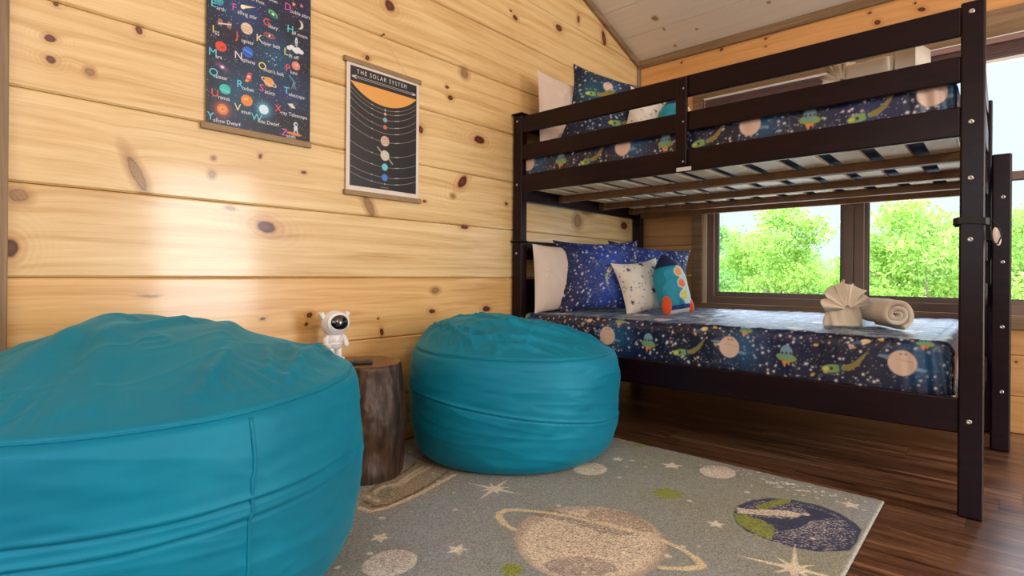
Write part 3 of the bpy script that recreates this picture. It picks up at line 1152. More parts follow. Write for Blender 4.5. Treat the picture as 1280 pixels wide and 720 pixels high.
def make_trunk(seed, h, crown, rx):
    r = random.Random(seed)
    bm = bmesh.new()
    top = h + crown * 0.5
    pts = [(0.12 * math.sin(i * 1.3 + seed), 0.1 * math.cos(i * 1.7), top * i / 7) for i in range(8)]
    tube(bm, pts, [0.17 - 0.018 * i for i in range(8)], 8)
    for k in range(9):
        z0 = h * 0.55 + crown * 0.1 * k
        a = k * 2.4 + seed
        L = rx * r.uniform(0.55, 0.85)
        p0 = Vector((0, 0, min(z0, top - 0.2)))
        p2 = p0 + Vector((math.cos(a) * L, math.sin(a) * L, L * 0.75))
        p1 = (p0 + p2) / 2 + Vector((0, 0, 0.1 * L))
        tube(bm, [p0, p1, p2], [0.07, 0.045, 0.015], 6)
    me = bpy.data.meshes.new('trunk')
    bm.to_mesh(me); bm.free()
    return me


KIND = []
BUSH = ['low bush beyond the window edge, leftmost of the back row of the thicket', 'low dark bush behind the rounded tree, left window pane', 'low dark bush directly behind the tall tree of the left window',
        'low bush of the back row hidden behind the mullion', 'low bush of the back row at the left end of the right window pane', 'low bush of the back row behind the broad light green tree',
        'low bush of the back row behind the front right bed post', 'light green bush of the back row beyond the right edge of the ladder']
for (sd, rx, rz, nb, nl, sz, h, m) in ((1, 1.35, 2.3, 30, 15000, 0.062, 2.0, M_LEAF), (2, 1.9, 2.0, 34, 20000, 0.062, 1.8, M_LEAF), (3, 0.9, 2.6, 24, 11000, 0.062, 2.2, M_LEAF2), (4, 2.8, 1.6, 34, 24000, 0.075, 1.4, M_LEAF2)):
    f = make_foliage(sd, rx, rz, nb, nl, sz)
    t_ = make_trunk(sd, h, rz * 1.6, rx)
    KIND.append((f, t_, rz, h, m))


def tree(px, D, kind, top, label, group=None, rot=0.0):
    """px: horizontal bearing in the frame, D: depth; top: height of the crown top"""
    ang = -YAW + math.atan((px - 640) / 683.375)
    dist = D / math.cos(ang + YAW)
    f, t_, rz, h, m = KIND[kind]
    x, y = dist * math.sin(ang), dist * math.cos(ang)
    r = root('tree', label, 'tree', (x, y, GZ), rot, group)
    s = (top - GZ) / (h + 1.95 * rz)
    r.scale = (s, s, s)
    a = bpy.data.objects.new('foliage', f); COL.objects.link(a); a.parent = r
    a.location = (0, 0, h + rz * 0.95)
    if not f.materials: f.materials.append(m)
    b2 = bpy.data.objects.new('trunk', t_); COL.objects.link(b2); b2.parent = r
    if not t_.materials: t_.materials.append(M_BARK)
    return r


tree(885, 15, 2, 2.55, 'dark leafy tree at the extreme left edge of the left window pane', None, 0.3)
tree(985, 15.5, 0, 2.75, 'tall bright green tree centred in the left window pane', None, 1.2)
tree(935, 18, 1, 1.95, 'rounded green tree left of the tall one in the left window', None, 2.0)
tree(1060, 19, 0, 1.45, 'low green tree just behind the mullion between the windows', None, 0.5)
tree(1162, 14, 1, 2.45, 'broad light green tree filling the right window pane', None, 0.9)
tree(1108, 15.5, 0, 1.95, 'green tree right of the mullion, left of the broad one', None, 2.6)
tree(1232, 17, 1, 2.2, 'green tree mostly hidden behind the bed posts and ladder', None, 3.4)
tree(1296, 15, 0, 2.6, 'green tree at the right edge of the frame beyond the ladder', None, 1.9)
for i, (px, D, k_, tp) in enumerate(((840, 26, 3, 1.6), (915, 27, 3, 1.2), (985, 25, 3, 1.1), (1050, 27, 3, .9), (1110, 25, 3, 1.2), (1180, 26, 3, 1.3), (1260, 25, 3, 1.3), (1340, 26, 1, 1.9))):
    tree(px, D, k_, tp, BUSH[i], None, 0.9 * i)

# ================================================================ RUG
RX0, RX1, RY0, RY1 = -2.10, -0.307, -0.10, 2.308
GB = C3(134, 142, 132)
cv = Canvas(RX0, RX1, RY0, RY1, 0.0035, GB)
X, Y = np.meshgrid(cv.x, cv.y)
n1 = fbm2(X, Y, 2.0, 5)
cool = C3(146, 150, 152)
warm = C3(142, 140, 120)
f = np.clip((n1 - 0.35) * 2.5, 0, 1)[..., None]
cv.a = warm * f + cool * (1 - f)
CREAM, GREY, GREEN, NAVY = C3(214, 196, 172), C3(128, 116, 106), C3(134, 140, 46), C3(30, 38, 72)


def speckle(cvv, cx, cy, rx, ry, col, density, seed, ang=0.0):
    w = cvv.win(cx, cy, max(rx, ry) * 1.05)
    if w is None: return
    sl, Xx, Yy = w
    c, s = math.cos(ang), math.sin(ang)
    u, v = (Xx * c + Yy * s) / rx, (-Xx * s + Yy * c) / ry
    rr = np.random.default_rng(seed)
    m = (rr.random(Xx.shape) < density * np.clip(1.3 - np.hypot(u, v), 0, 1)) & (np.hypot(u, v) < 1)
    cvv.put(sl, m.astype(float), col)


RING= [(-1.115, 1.259), (-1.164, 1.266), (-1.212, 1.29), (-1.23, 1.315), (-1.228, 1.344), (-1.203, 1.372), (-1.149, 1.406), (-1.093, 1.433), (-1.033, 1.456), (-0.969, 1.468), (-0.91, 1.484), (-0.852, 1.498), (-0.795, 1.51), (-0.732, 1.505), (-0.682, 1.497), (-0.634, 1.477), (-0.604, 1.451), (-0.607, 1.433), (-0.629, 1.405), (-0.668, 1.374), (-0.684, 1.364)]
SATP= [(-1.085, 1.222), (-1.125, 1.284), (-1.142, 1.359), (-1.133, 1.435), (-1.093, 1.506), (-1.035, 1.567), (-0.968, 1.602), (-0.894, 1.608), (-0.821, 1.584), (-0.76, 1.539), (-0.717, 1.479), (-0.696, 1.42), (-0.695, 1.354), (-0.712, 1.282)]
SDARK= [(-1.147, 1.373), (-1.122, 1.451), (-1.043, 1.47), (-0.966, 1.485), (-0.907, 1.478), (-0.83, 1.482), (-0.841, 1.456), (-0.912, 1.423), (-1.004, 1.414), (-1.08, 1.398)]
SDARK2= [(-1.022, 1.548), (-0.965, 1.597), (-0.891, 1.602), (-0.83, 1.576), (-0.793, 1.542), (-0.819, 1.509), (-0.884, 1.508), (-0.954, 1.488), (-1.008, 1.483)]
SBOT= [(-0.93, 1.163), (-0.914, 1.218), (-0.882, 1.262), (-0.827, 1.291), (-0.778, 1.29), (-0.756, 1.272), (-0.78, 1.219), (-0.849, 1.156), (-0.892, 1.147)]
EARTH= [(-0.661, 1.835), (-0.673, 1.91), (-0.657, 1.985), (-0.612, 2.053), (-0.548, 2.096), (-0.472, 2.106), (-0.398, 2.08), (-0.343, 2.025), (-0.324, 1.993), (-0.32, 1.89), (-0.325, 1.817), (-0.391, 1.748), (-0.451, 1.725), (-0.514, 1.725), (-0.584, 1.736), (-0.63, 1.775)]
EG1= [(-0.661, 1.844), (-0.63, 1.855), (-0.572, 1.847), (-0.529, 1.819), (-0.511, 1.734), (-0.554, 1.74), (-0.609, 1.761), (-0.642, 1.799)]
EG2= [(-0.63, 1.94), (-0.612, 1.992), (-0.595, 2.053), (-0.554, 2.097), (-0.548, 2.051), (-0.578, 1.997), (-0.598, 1.931)]
EC1= [(-0.67, 1.893), (-0.631, 1.909), (-0.592, 1.946), (-0.545, 1.98), (-0.489, 1.992), (-0.499, 1.949), (-0.545, 1.921), (-0.599, 1.879), (-0.652, 1.852)]
EN1= [(-0.6, 1.865), (-0.548, 1.895), (-0.504, 1.927), (-0.476, 2.007), (-0.505, 2.056), (-0.463, 2.066), (-0.406, 2.045), (-0.458, 1.953), (-0.47, 1.875), (-0.511, 1.803), (-0.543, 1.84)]
STR= [(-1.581, 1.016), (-1.643, 1.055), (-1.708, 1.122), (-1.746, 1.202), (-1.774, 1.303), (-1.837, 1.412), (-1.771, 1.444), (-1.671, 1.453), (-1.586, 1.453), (-1.551, 1.349), (-1.531, 1.233), (-1.52, 1.14), (-1.523, 1.07), (-1.54, 1.026)]
STRL= [[(-1.601, 1.025), (-1.552, 1.034), (-1.535, 1.078), (-1.538, 1.153), (-1.55, 1.248), (-1.574, 1.352), (-1.593, 1.441)], [(-1.634, 1.064), (-1.573, 1.062), (-1.552, 1.104), (-1.558, 1.176), (-1.573, 1.259), (-1.604, 1.36), (-1.638, 1.443)], [(-1.666, 1.096), (-1.601, 1.095), (-1.684, 1.144), (-1.696, 1.19), (-1.676, 1.232), (-1.723, 1.325), (-1.749, 1.408)], [(-1.698, 1.131), (-1.739, 1.197), (-1.74, 1.27), (-1.775, 1.356), (-1.812, 1.421)], [(-1.662, 1.198), (-1.678, 1.266), (-1.712, 1.36), (-1.728, 1.427)]]
MOON= [(-0.873, 2.107), (-0.873, 2.16), (-0.847, 2.22), (-0.804, 2.26), (-0.773, 2.241), (-0.763, 2.184), (-0.783, 2.127), (-0.824, 2.089)]
JUPP= [[-1.276, 1.783], [-1.285, 1.927], [-1.202, 1.914], [-1.183, 1.787]]


def soft_poly(pts, col, alpha=1.0):
    cv.poly(pts, col, alpha)


# big ringed planet
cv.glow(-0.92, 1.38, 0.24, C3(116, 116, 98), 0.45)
cv.poly(SATP[:-1] + [(-0.70, 1.20), (-0.76, 1.15), (-0.84, 1.125), (-0.93, 1.13), (-1.02, 1.165)], C3(176, 156, 136))
cv.ell(-0.905, 1.36, 0.190, 0.215, C3(222, 204, 178), soft=0.03)
speckle(cv, -0.92, 1.37, 0.205, 0.215, C3(186, 164, 142), 0.30, 3)
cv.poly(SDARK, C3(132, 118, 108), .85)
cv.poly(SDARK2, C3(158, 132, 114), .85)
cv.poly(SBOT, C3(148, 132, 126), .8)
speckle(cv, -0.92, 1.38, 0.21, 0.225, C3(214, 196, 170), 0.40, 4)
speckle(cv, -0.92, 1.38, 0.21, 0.225, C3(120, 104, 96), 0.14, 44)
for p_, q_ in zip(RING, RING[1:]):
    cv.line(p_, q_, 0.017 if q_[0] > -1.2 and q_[0] < -0.63 else 0.024, C3(212, 192, 156))
# blue-green planet near the corner
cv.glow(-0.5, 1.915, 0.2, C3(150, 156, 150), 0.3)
cv.poly(EARTH, C3(48, 48, 82))
speckle(cv, -0.49, 1.90, 0.165, 0.185, C3(176, 168, 164), 0.42, 8)
cv.poly(EG1, GREEN); cv.poly(EG2, GREEN); cv.poly(EC1, C3(214, 196, 176))
cv.poly(EN1, C3(22, 32, 72), .95)
speckle(cv, -0.58, 1.90, 0.10, 0.18, C3(60, 66, 60), 0.16, 9)
# striped planet between the beanbags
cv.poly(STR[:6] + [(-1.86, 1.5), (-1.80, 1.58), (-1.66, 1.60), (-1.56, 1.52)] + STR[8:], C3(150, 132, 106))
for l_, c_, w_ in zip(STRL, (C3(214, 196, 166), C3(96, 80, 58), C3(206, 188, 158), C3(100, 84, 62), C3(206, 188, 158)), (.020, .014, .018, .012, .018)):
    for p_, q_ in zip(l_, l_[1:]):
        cv.line(p_, q_, w_, c_)
cv.ell(-1.645, 1.155, 0.022, 0.06, C3(112, 118, 96), 0.3, 0.9, 0.015)
speckle(cv, -1.66, 1.25, 0.17, 0.27, C3(186, 168, 140), 0.22, 14)
# small moons
for (mx_, my_, r_, c_) in ((-0.850, 2.185, 0.072, C3(216, 200, 186)), (-1.235, 0.886, 0.072, C3(206, 196, 184)), (-1.242, 1.863, 0.07, C3(212, 196, 170))):
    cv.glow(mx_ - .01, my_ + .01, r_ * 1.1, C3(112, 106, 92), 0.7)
    cv.ell(mx_, my_, r_ * .93, r_ * 1.05, c_)
speckle(cv, -0.9, 2.24, 0.07, 0.06, C3(150, 146, 140), 0.5, 21)
speckle(cv, -1.25, 0.9, 0.07, 0.08, C3(168, 152, 144), 0.4, 22)
for k in range(3):
    cv.line((-1.33, 1.87 + 0.02 * k), (-1.21, 1.88 + 0.022 * k), 0.006, C3(160, 144, 122))
# bursts
for (sx, sy, L1, L2) in ((-1.383, 1.449, 0.115, 0.06), (-0.415, 1.605, 0.15, 0.07)):
    for k in range(8):
        a = k * math.pi / 4 + 0.25
        L_ = L1 if k % 2 == 0 else L2
        px_, py_ = math.cos(a), math.sin(a)
        cv.poly([(sx - py_ * 0.011, sy + px_ * 0.011), (sx + px_ * L_, sy + py_ * L_), (sx + py_ * 0.011, sy - px_ * 0.011)], C3(222, 208, 184))
    cv.ell(sx, sy, 0.026, 0.026, C3(222, 208, 184))
for (sx, sy, r_) in ((-1.016, 2.126, 0.045), (-0.674, 1.722, 0.030), (-1.154, 1.058, 0.034), (-1.375, 0.95, 0.034), (-0.389, 2.184, 0.034), (-1.222, 2.04, 0.03), (-0.79, 0.96, .04)):
    cv.star(sx, sy, r_, C3(222, 208, 190), n=5, inner=0.45, rot=0.4)
for (sx, sy, r_) in ((-0.896, 1.844, 0.055), (-0.969, 1.085, 0.034), (-1.245, 2.300, 0.05)):
    for k in range(9):
        a = k * 2 * math.pi / 9
        cv.ell(sx + math.cos(a) * r_ * .6, sy + math.sin(a) * r_ * .6, r_ * .42, r_ * .2, GREEN, ang=a)
    cv.ell(sx, sy, r_ * .65, r_ * .65, GREEN)
rr = np.random.default_rng(11)
for k in range(110):
    cv.ell(rr.uniform(RX0, RX1), rr.uniform(RY0, RY1), *([rr.uniform(0.004, 0.011)] * 2), C3(220, 206, 186), alpha=0.8)
for k in range(70):
    cv.ell(-0.60 + rr.normal() * 0.12, 2.22 + rr.normal() * 0.03, *([rr.uniform(0.003, 0.007)] * 2), C3(226, 220, 210), alpha=0.8)
# pale woven edge
dE = np.minimum(np.minimum(X - RX0, RX1 - X), np.minimum(Y - RY0, RY1 - Y))
e = np.clip((0.010 - dE) / 0.003, 0, 1)[..., None]
cv.a = cv.a * (1 - e) + C3(176, 178, 170) * e
P = np.stack([X, Y, np.full(X.shape, 0.011)], -1)
P[..., 2] += (fbm2(X, Y, 60, 3, 2) - 0.5) * 0.002
edge = np.clip(dE / 0.006, 0, 1)
P[..., 2] *= np.sqrt(edge * (2 - edge))
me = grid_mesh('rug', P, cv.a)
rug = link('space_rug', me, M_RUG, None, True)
tag(rug, 'grey-green space rug with a ringed planet and stars on the dark plank floor', 'rug')

# ================================================================ BEANBAGS
def catmull(pts, n):
    pts = np.array(pts, float)
    d = np.r_[0, np.cumsum(np.hypot(*np.diff(pts, axis=0).T))]
    t = np.linspace(0, d[-1], n)
    # monotone-ish cubic by smoothing the linear interpolation
    x, y = np.interp(t, d, pts[:, 0]), np.interp(t, d, pts[:, 1])
    k = max(3, n // 22) | 1
    ker = np.hanning(k + 2)[1:-1]; ker /= ker.sum()
    xs, ys = np.pad(x, k // 2, mode='edge'), np.pad(y, k // 2, mode='edge')
    return np.convolve(xs, ker, 'valid'), np.convolve(ys, ker, 'valid')


def beanbag(name, label, cx, cy, R, H, rim, prof, seed, creases, bands, seams_at, rot=0.0, rim_tilt=0.0, squash=(1, 1), dome_off=(0, 0), rimfold=1.0, bottom=0.0, foldamp=1.0):
    nt_, nv = 620, 520
    rr_, zz = catmull(prof, nv)
    rr_, zz = rr_ * R, zz
    rr_[-1] = 0.0005
    rr_[0] = 0.001
    th = np.linspace(0, 2 * math.pi, nt_, endpoint=False)
    TH, _ = np.meshgrid(th, np.arange(nv))
    Rr = np.repeat(rr_[:, None], nt_, 1)
    Z = np.repeat(zz[:, None], nt_, 1)
    top = np.clip((Z - rim) / (H - rim + 1e-6), 0, 1)
    idx_rim = int(np.argmax((zz > rim * 0.99) & (rr_ < 0.965 * R) & (np.arange(nv) > nv * 0.3)))
    ontop = np.clip((np.arange(nv) - idx_rim) / 22.0, 0, 1)[:, None] * np.ones((1, nt_))
    X = Rr * np.cos(TH) * squash[0]
    Y = Rr * np.sin(TH) * squash[1]
    # irregular outline, dome off centre, tilted rim
    wob = 1 + 0.022 * np.sin(2 * TH + seed) + 0.014 * np.sin(3 * TH + 2.1 * seed) + 0.008 * np.sin(5 * TH + seed * 0.7)
    X *= wob; Y *= wob
    X += dome_off[0] * top; Y += dome_off[1] * top
    Z = Z * (1 + rim_tilt * (X * math.cos(rot) + Y * math.sin(rot)) / R * np.clip(Z / rim, 0, 1))
    # wrinkles -------------------------------------------------
    disp = np.zeros(X.shape)
    ridge = lambda q, p: (1 - np.abs(2 * q - 1)) ** p
    rho = np.hypot(X, Y) / R
    # folds on the top: domain-warped ridges
    wx = X + 0.10 * (fbm2(X, Y, 5, seed, 3) - .5) * 2
    wy = Y + 0.10 * (fbm2(X, Y, 5, seed + 9, 3) - .5) * 2
    f1 = ridge(fbm2(wx * 0.6, wy * 1.5, 4.0, seed + 1, 2), 6)
    f2 = ridge(fbm2(wx * 1.5, wy * 0.9, 7.0, seed + 2, 2), 6)
    disp += ontop * foldamp * (0.010 * f1 + 0.006 * f2) * np.clip(1.15 - rho, 0.25, 1)
    # gathers that run in from the rim
    g = fbm2(np.cos(TH) * 4.5, np.sin(TH) * 4.5, 2.2, seed + 3, 3)
    gl = ridge(g, 3)
    near = np.exp(-((rho - 0.80) / 0.16) ** 2) * ontop
    disp += near * gl * 0.013 * rimfold
    # side: soft horizontal drags
    side = 1 - ontop
    THs = np.mod(TH - math.radians(165), 2 * math.pi)      # noise restarts on the side against the wall
    s1 = fbm2(THs * 1.6, Z * 9, 1.5, seed + 4, 3) - 0.5
    disp += side * s1 * 0.014
    s2 = ridge(fbm2(THs * 1.3 + Z * 2, Z * 22 + THs * 1.2, 1.0, seed + 5, 2), 4)
    disp += side * s2 * 0.0025
    # explicit creases on top (x,y relative to centre): gaussian ridges
    for (x0, y0, x1, y1, w, hgt) in creases:
        dx, dy = x1 - x0, y1 - y0
        t = np.clip(((X - x0) * dx + (Y - y0) * dy) / (dx * dx + dy * dy), 0, 1)
        d = np.hypot(X - x0 - t * dx, Y - y0 - t * dy)
        disp += ontop * hgt * np.exp(-(d / w) ** 2) * (0.3 + 0.7 * np.sin(math.pi * np.clip(t, 0.05, 0.95)))
    # bands around the side: (z(theta) control list, width, depth)
    for (ctrl, w, hgt, step) in bands:
        ca = np.array(ctrl)
        zc = np.interp(TH, np.radians(ca[:, 0]), ca[:, 1])
        am = np.interp(TH, np.radians(ca[:, 0]), ca[:, 2])
        dz = Z - zc
        disp += side * am * (-hgt * np.exp(-(dz / w) ** 2) + step * np.exp(-((dz - 2.2 * w) / (2 * w)) ** 2))
    # rim seam: a fine groove
    dseam = (np.arange(nv) - idx_rim)[:, None]
    disp -= 0.006 * np.exp(-(dseam / 2.4) ** 2)
    # displacement direction
    NX, NY = np.cos(TH) * (1 - ontop * 0.75), np.sin(TH) * (1 - ontop * 0.75)
    NZ = ontop
    fade = np.clip(Z / 0.05, 0, 1)
    X += NX * disp * fade; Y += NY * disp * fade; Z += NZ * disp * fade
    Z = np.maximum(Z, 0) + bottom
    X += cx; Y += cy
    X = np.maximum(X, XW + 0.006)
    P = np.stack([X, Y, Z], -1)
    r = root(name, label, 'beanbag', (cx, cy, bottom))
    me = grid_mesh('cover', P, wrap_u=True)
    link('cover', me, M_TEAL, r, True)
    # piping along the rim and the upright seams
    bm = bmesh.new()
    pts = [Vector(P[idx_rim, k]) + Vector((math.cos(th[k]), math.sin(th[k]), 0.6)) * 0.0008 for k in range(0, nt_, 2)]
    tube(bm, pts, 0.0028, 6, closed=True)
    for p_ in bm.faces: p_.smooth = True
    bm_obj('rim_piping', bm, M_TEAL, r)
    for a in seams_at:
        k = int((a % 360) / 360 * nt_)
        for off in (0,):
            bm = bmesh.new()
            lo_i = int(np.argmax(zz > 0.02))
            pts = [Vector(P[i, (k + int(3.0 * math.sin(i * 0.025))) % nt_]) + Vector((math.cos(th[k]), math.sin(th[k]), 0)) * 0.001 for i in range(lo_i, idx_rim + 1, 4)]
            tube(bm, pts, 0.0042, 6)
            for p_ in bm.faces: p_.smooth = True
            bm_obj('side_seam', bm, M_TEAL, r)
    return r


# angles: degrees counter-clockwise from +X about each bag's centre
beanbag('beanbag', 'larger teal beanbag in the left foreground with an upright side seam', -1.600, 0.418, 0.522, 0.650, 0.513,
        [(0, 0), (0.60, 0.0), (0.80, 0.008), (0.90, 0.05), (0.97, 0.13), (1.0, 0.24), (1.0, 0.36), (0.985, 0.45), (0.960, 0.505), (0.935, 0.519), (0.86, 0.530), (0.72, 0.560), (0.52, 0.603), (0.32, 0.637), (0.14, 0.648), (0, 0.650)],
        3, [(-0.16, 0.26, 0.34, 0.02, 0.035, 0.020), (0.08, 0.40, 0.44, 0.13, 0.016, 0.016), (-0.25, 0.12, 0.18, -0.30, 0.045, 0.026), (-0.05, -0.05, 0.36, -0.2, 0.03, 0.018), (-0.10, 0.20, 0.10, -0.12, 0.03, 0.018), (0.12, 0.30, 0.36, 0.22, 0.013, 0.013), (0.22, 0.12, 0.42, -0.03, 0.015, 0.012), (0.15, 0.22, 0.38, 0.13, 0.012, 0.010), (0.0, 0.42, 0.30, 0.36, 0.014, 0.012)],
        [([(0, .345, 1), (30, .345, .8), (70, .33, 0), (250, .3, 0), (285, .325, .5), (320, .335, 1), (360, .345, 1)], 0.0032, 0.009, 0.004),
         ([(0, .312, .6), (30, .315, .4), (60, .3, 0), (250, .3, 0), (275, .30, 1.3), (310, .295, 1.3), (340, .305, .9), (360, .312, .6)], 0.0032, 0.009, 0.005)],
        [3, 130, 245], dome_off=(-0.06, -0.03), rim_tilt=0.035, rot=math.radians(95), bottom=0.0115, foldamp=0.75, rimfold=0.6)
beanbag('beanbag', 'smaller round teal beanbag between the log table and the bunk bed', -1.655, 1.855, 0.456, 0.588, 0.460,
        [(0, 0), (0.62, 0.0), (0.84, 0.008), (0.93, 0.05), (0.985, 0.14), (1.0, 0.24), (1.0, 0.34), (0.985, 0.42), (0.955, 0.458), (0.92, 0.470), (0.84, 0.485), (0.70, 0.520), (0.48, 0.558), (0.28, 0.581), (0.12, 0.587), (0, 0.588)],
        6, [(-0.30, -0.28, 0.10, -0.36, 0.012, 0.016), (-0.10, -0.33, 0.30, -0.22, 0.010, 0.015), (0.05, -0.36, 0.38, -0.02, 0.014, 0.017), (0.0, -0.22, 0.34, 0.10, 0.022, 0.022), (-0.22, -0.16, 0.12, -0.12, 0.016, 0.014), (0.12, -0.02, 0.36, 0.20, 0.016, 0.018), (-0.1, 0.1, 0.3, 0.28, 0.03, 0.022), (-0.30, -0.05, 0.05, 0.10, 0.02, 0.014), (0.18, -0.30, 0.36, -0.16, 0.009, 0.012)],
        [([(0, .19, .9), (40, .17, .5), (90, .2, 0), (200, .3, 0), (235, .315, 1), (275, .285, 1.1), (320, .235, 1), (360, .19, .9)], 0.0028, 0.008, 0.005)],
        [90, 170], dome_off=(-0.11, -0.10), foldamp=1.5, rimfold=0.55, rim_tilt=-0.02, rot=math.radians(42), bottom=0.0115)

# ================================================================ LOG TABLE, ASTRONAUT LAMP, REMOTE
def log_mat():
    m, nt, b = new_mat('debarked_dark_log')
    v = mapping(nt, (22, 22, 2.4))
    n = noise_tex(nt, v, 1.0, 5, 0.65, 1.2)
    v2 = mapping(nt, (5, 5, 3))
    n2 = noise_tex(nt, v2, 1.0, 3, 0.5, 0.6)
    f = mth(nt, 'ADD', mth(nt, 'MULTIPLY', n, 0.65), mth(nt, 'MULTIPLY', n2, 0.35))
    nt.links.new(ramp(nt, f, [(0.32, C(22, 14, 10)), (0.46, C(50, 34, 24)), (0.56, C(76, 53, 37)), (0.68, C(108, 78, 54))]), b.inputs['Base Color'])
    setin(b, Roughness=0.5)
    bump(nt, b, f, 0.6, 0.012)
    return m


def log_top_mat():
    m, nt, b = new_mat('cut_log_rings')
    tc = N(nt, 'ShaderNodeTexCoord')
    nz = N(nt, 'ShaderNodeTexNoise')
    nz.inputs['Scale'].default_value = 7
    nt.links.new(tc.outputs['Object'], nz.inputs['Vector'])
    ad = N(nt, 'ShaderNodeVectorMath', operation='MULTIPLY_ADD')
    nt.links.new(nz.outputs['Color'], ad.inputs[0])
    ad.inputs[1].default_value = (0.03, 0.03, 0)
    nt.links.new(tc.outputs['Object'], ad.inputs[2])
    ln = N(nt, 'ShaderNodeVectorMath', operation='LENGTH')
    fl = N(nt, 'ShaderNodeVectorMath', operation='MULTIPLY')
    nt.links.new(ad.outputs[0], fl.inputs[0]); fl.inputs[1].default_value = (1, 1, 0)
    nt.links.new(fl.outputs[0], ln.inputs[0])
    s = mth(nt, 'SINE', mth(nt, 'MULTIPLY', ln.outputs['Value'], 420))
    f = mth(nt, 'ADD', mth(nt, 'MULTIPLY', s, 0.18), nz.outputs[0])
    nt.links.new(ramp(nt, f, [(0.3, C(86, 60, 42)), (0.55, C(128, 92, 64)), (0.8, C(150, 112, 80))]), b.inputs['Base Color'])
    setin(b, Roughness=0.4)
    return m


LX, LY, LZ0, LZ1, LR = -1.905, 1.222, 0.0115, 0.445, 0.176
r = root('log_side_table', 'dark polished tree stump side table between the two teal beanbags', 'side table', (LX, LY, LZ0))
n, mz = 128, 90
th = np.linspace(0, 2 * math.pi, n, endpoint=False)
zz = np.linspace(0, 1, mz)
TH, ZZ = np.meshgrid(th, zz)
rad = LR * (1.0 + 0.045 * np.sin(2 * TH + 1) + 0.03 * np.sin(3 * TH + 2.2) + 0.018 * np.sin(7 * TH + 0.5 * np.sin(ZZ * 5)) + 0.010 * np.sin(13 * TH + ZZ * 2))
rad *= (0.955 + 0.05 * np.cos((ZZ - 0.5) * 5.0) + 0.02 * (1 - ZZ) ** 2)
rad += (fbm2(TH * 3, ZZ * 3, 1.6, 4, 4) - 0.5) * 0.022
for (ta, zk, am, wd) in ((-50, 0.32, 0.022, 0.10), (-28, 0.62, 0.014, 0.08), (-75, 0.16, 0.016, 0.08), (-15, .2, -.012, .1)):
    dth = (np.degrees(TH) - ta + 180) % 360 - 180
    dd = np.hypot(np.radians(dth) * 1.0, (ZZ - zk) * 2.2)
    rad += am * np.exp(-(dd / wd / 2) ** 2) - 0.5 * am * np.exp(-(dd / wd / 0.8) ** 2)
rim_ = np.clip((ZZ - 0.975) / 0.025, 0, 1)
rad -= 0.006 * rim_ ** 2
P = np.stack([LX + rad * np.cos(TH), LY + rad * np.sin(TH), LZ0 + ZZ * (LZ1 - LZ0)], -1)
P[0, :, 2] = LZ0
link('trunk', grid_mesh('trunk', P, wrap_u=True), log_mat(), r, True)
bm = bmesh.new()
topv = [bm.verts.new(P[-1, k]) for k in range(n)]
bm.faces.new(topv)
bm_obj('cut_face', bm, log_top_mat(), r)

# astronaut figure lamp, facing the bed side of the room
AX, AY, AZ = -1.985, 1.150, LZ1 + 0.0005
r = root('astronaut_lamp', 'small white astronaut figure lamp with black visor standing on the log table', 'lamp', (AX, AY, AZ))
face = Matrix.Rotation(math.radians(0), 4, 'Z')        # local +X is the front


def A_(p):
    v = face @ Vector(p)
    return Vector((AX + v.x, AY + v.y, AZ + v.z))


FR = Matrix.Rotation(math.radians(0), 4, 'Z')


def ael(name, parts, mat, parent=r):
    bm = bmesh.new()
    for c, rad_ in parts:
        ellipsoid(bm, A_(c), rad_, FR, 28, 18)
    for f in bm.faces: f.smooth = True
    return bm_obj(name, bm, mat, parent)


bm = bmesh.new()
ellipsoid(bm, A_((0, 0, 0.152)), (0.050, 0.056, 0.052), FR, 40, 28)
for f in bm.faces: f.smooth = True
helm = bm_obj('helmet', bm, M_WHITEP, r)
bm = bmesh.new()
ellipsoid(bm, A_((0.0225, 0.0, 0.155)), (0.033, 0.042, 0.035), FR, 36, 24)
for f in bm.faces: f.smooth = True
bm_obj('visor', bm, M_VISOR, helm)
bm = bmesh.new()
tor = [A_((0.0225 + 0.006, 0.0445 * math.cos(t), 0.155 + 0.0375 * math.sin(t))) for t in np.linspace(0, 2 * math.pi, 40, endpoint=False)]
tube(bm, tor, 0.0045, 8, closed=True)
for f in bm.faces: f.smooth = True
bm_obj('visor_rim', bm, M_WHITEP, helm)
for s in (-1, 1):
    bm = bmesh.new()
    m4 = Matrix.Translation(A_((-0.008, s * 0.051, 0.178))) @ FR @ Matrix.Rotation(math.radians(-28 * s), 4, 'X')
    bx(bm, -0.013, 0.013, -0.008, 0.010, -0.016, 0.020, 0.005, 3, mat=m4)
    bm_obj('headphone', bm, M_WHITEP, helm)
ael('torso', [((0, 0, 0.088), (0.027, 0.033, 0.030)), ((0, 0, 0.066), (0.026, 0.031, 0.022))], M_WHITEP)
bm = bmesh.new()
m4 = Matrix.Translation(A_((-0.030, 0, 0.086))) @ FR
bx(bm, -0.014, 0.012, -0.026, 0.026, -0.030, 0.026, 0.007, 3, mat=m4)
bm_obj('backpack', bm, M_WHITEP, r)
bm = bmesh.new()
bel = [A_((0.0275 * math.cos(t), 0.0325 * math.sin(t), 0.070)) for t in np.linspace(0, 2 * math.pi, 28, endpoint=False)]
tube(bm, bel, 0.003, 6, closed=True)
bm_obj('belt', bm, M_WHITEP, r)
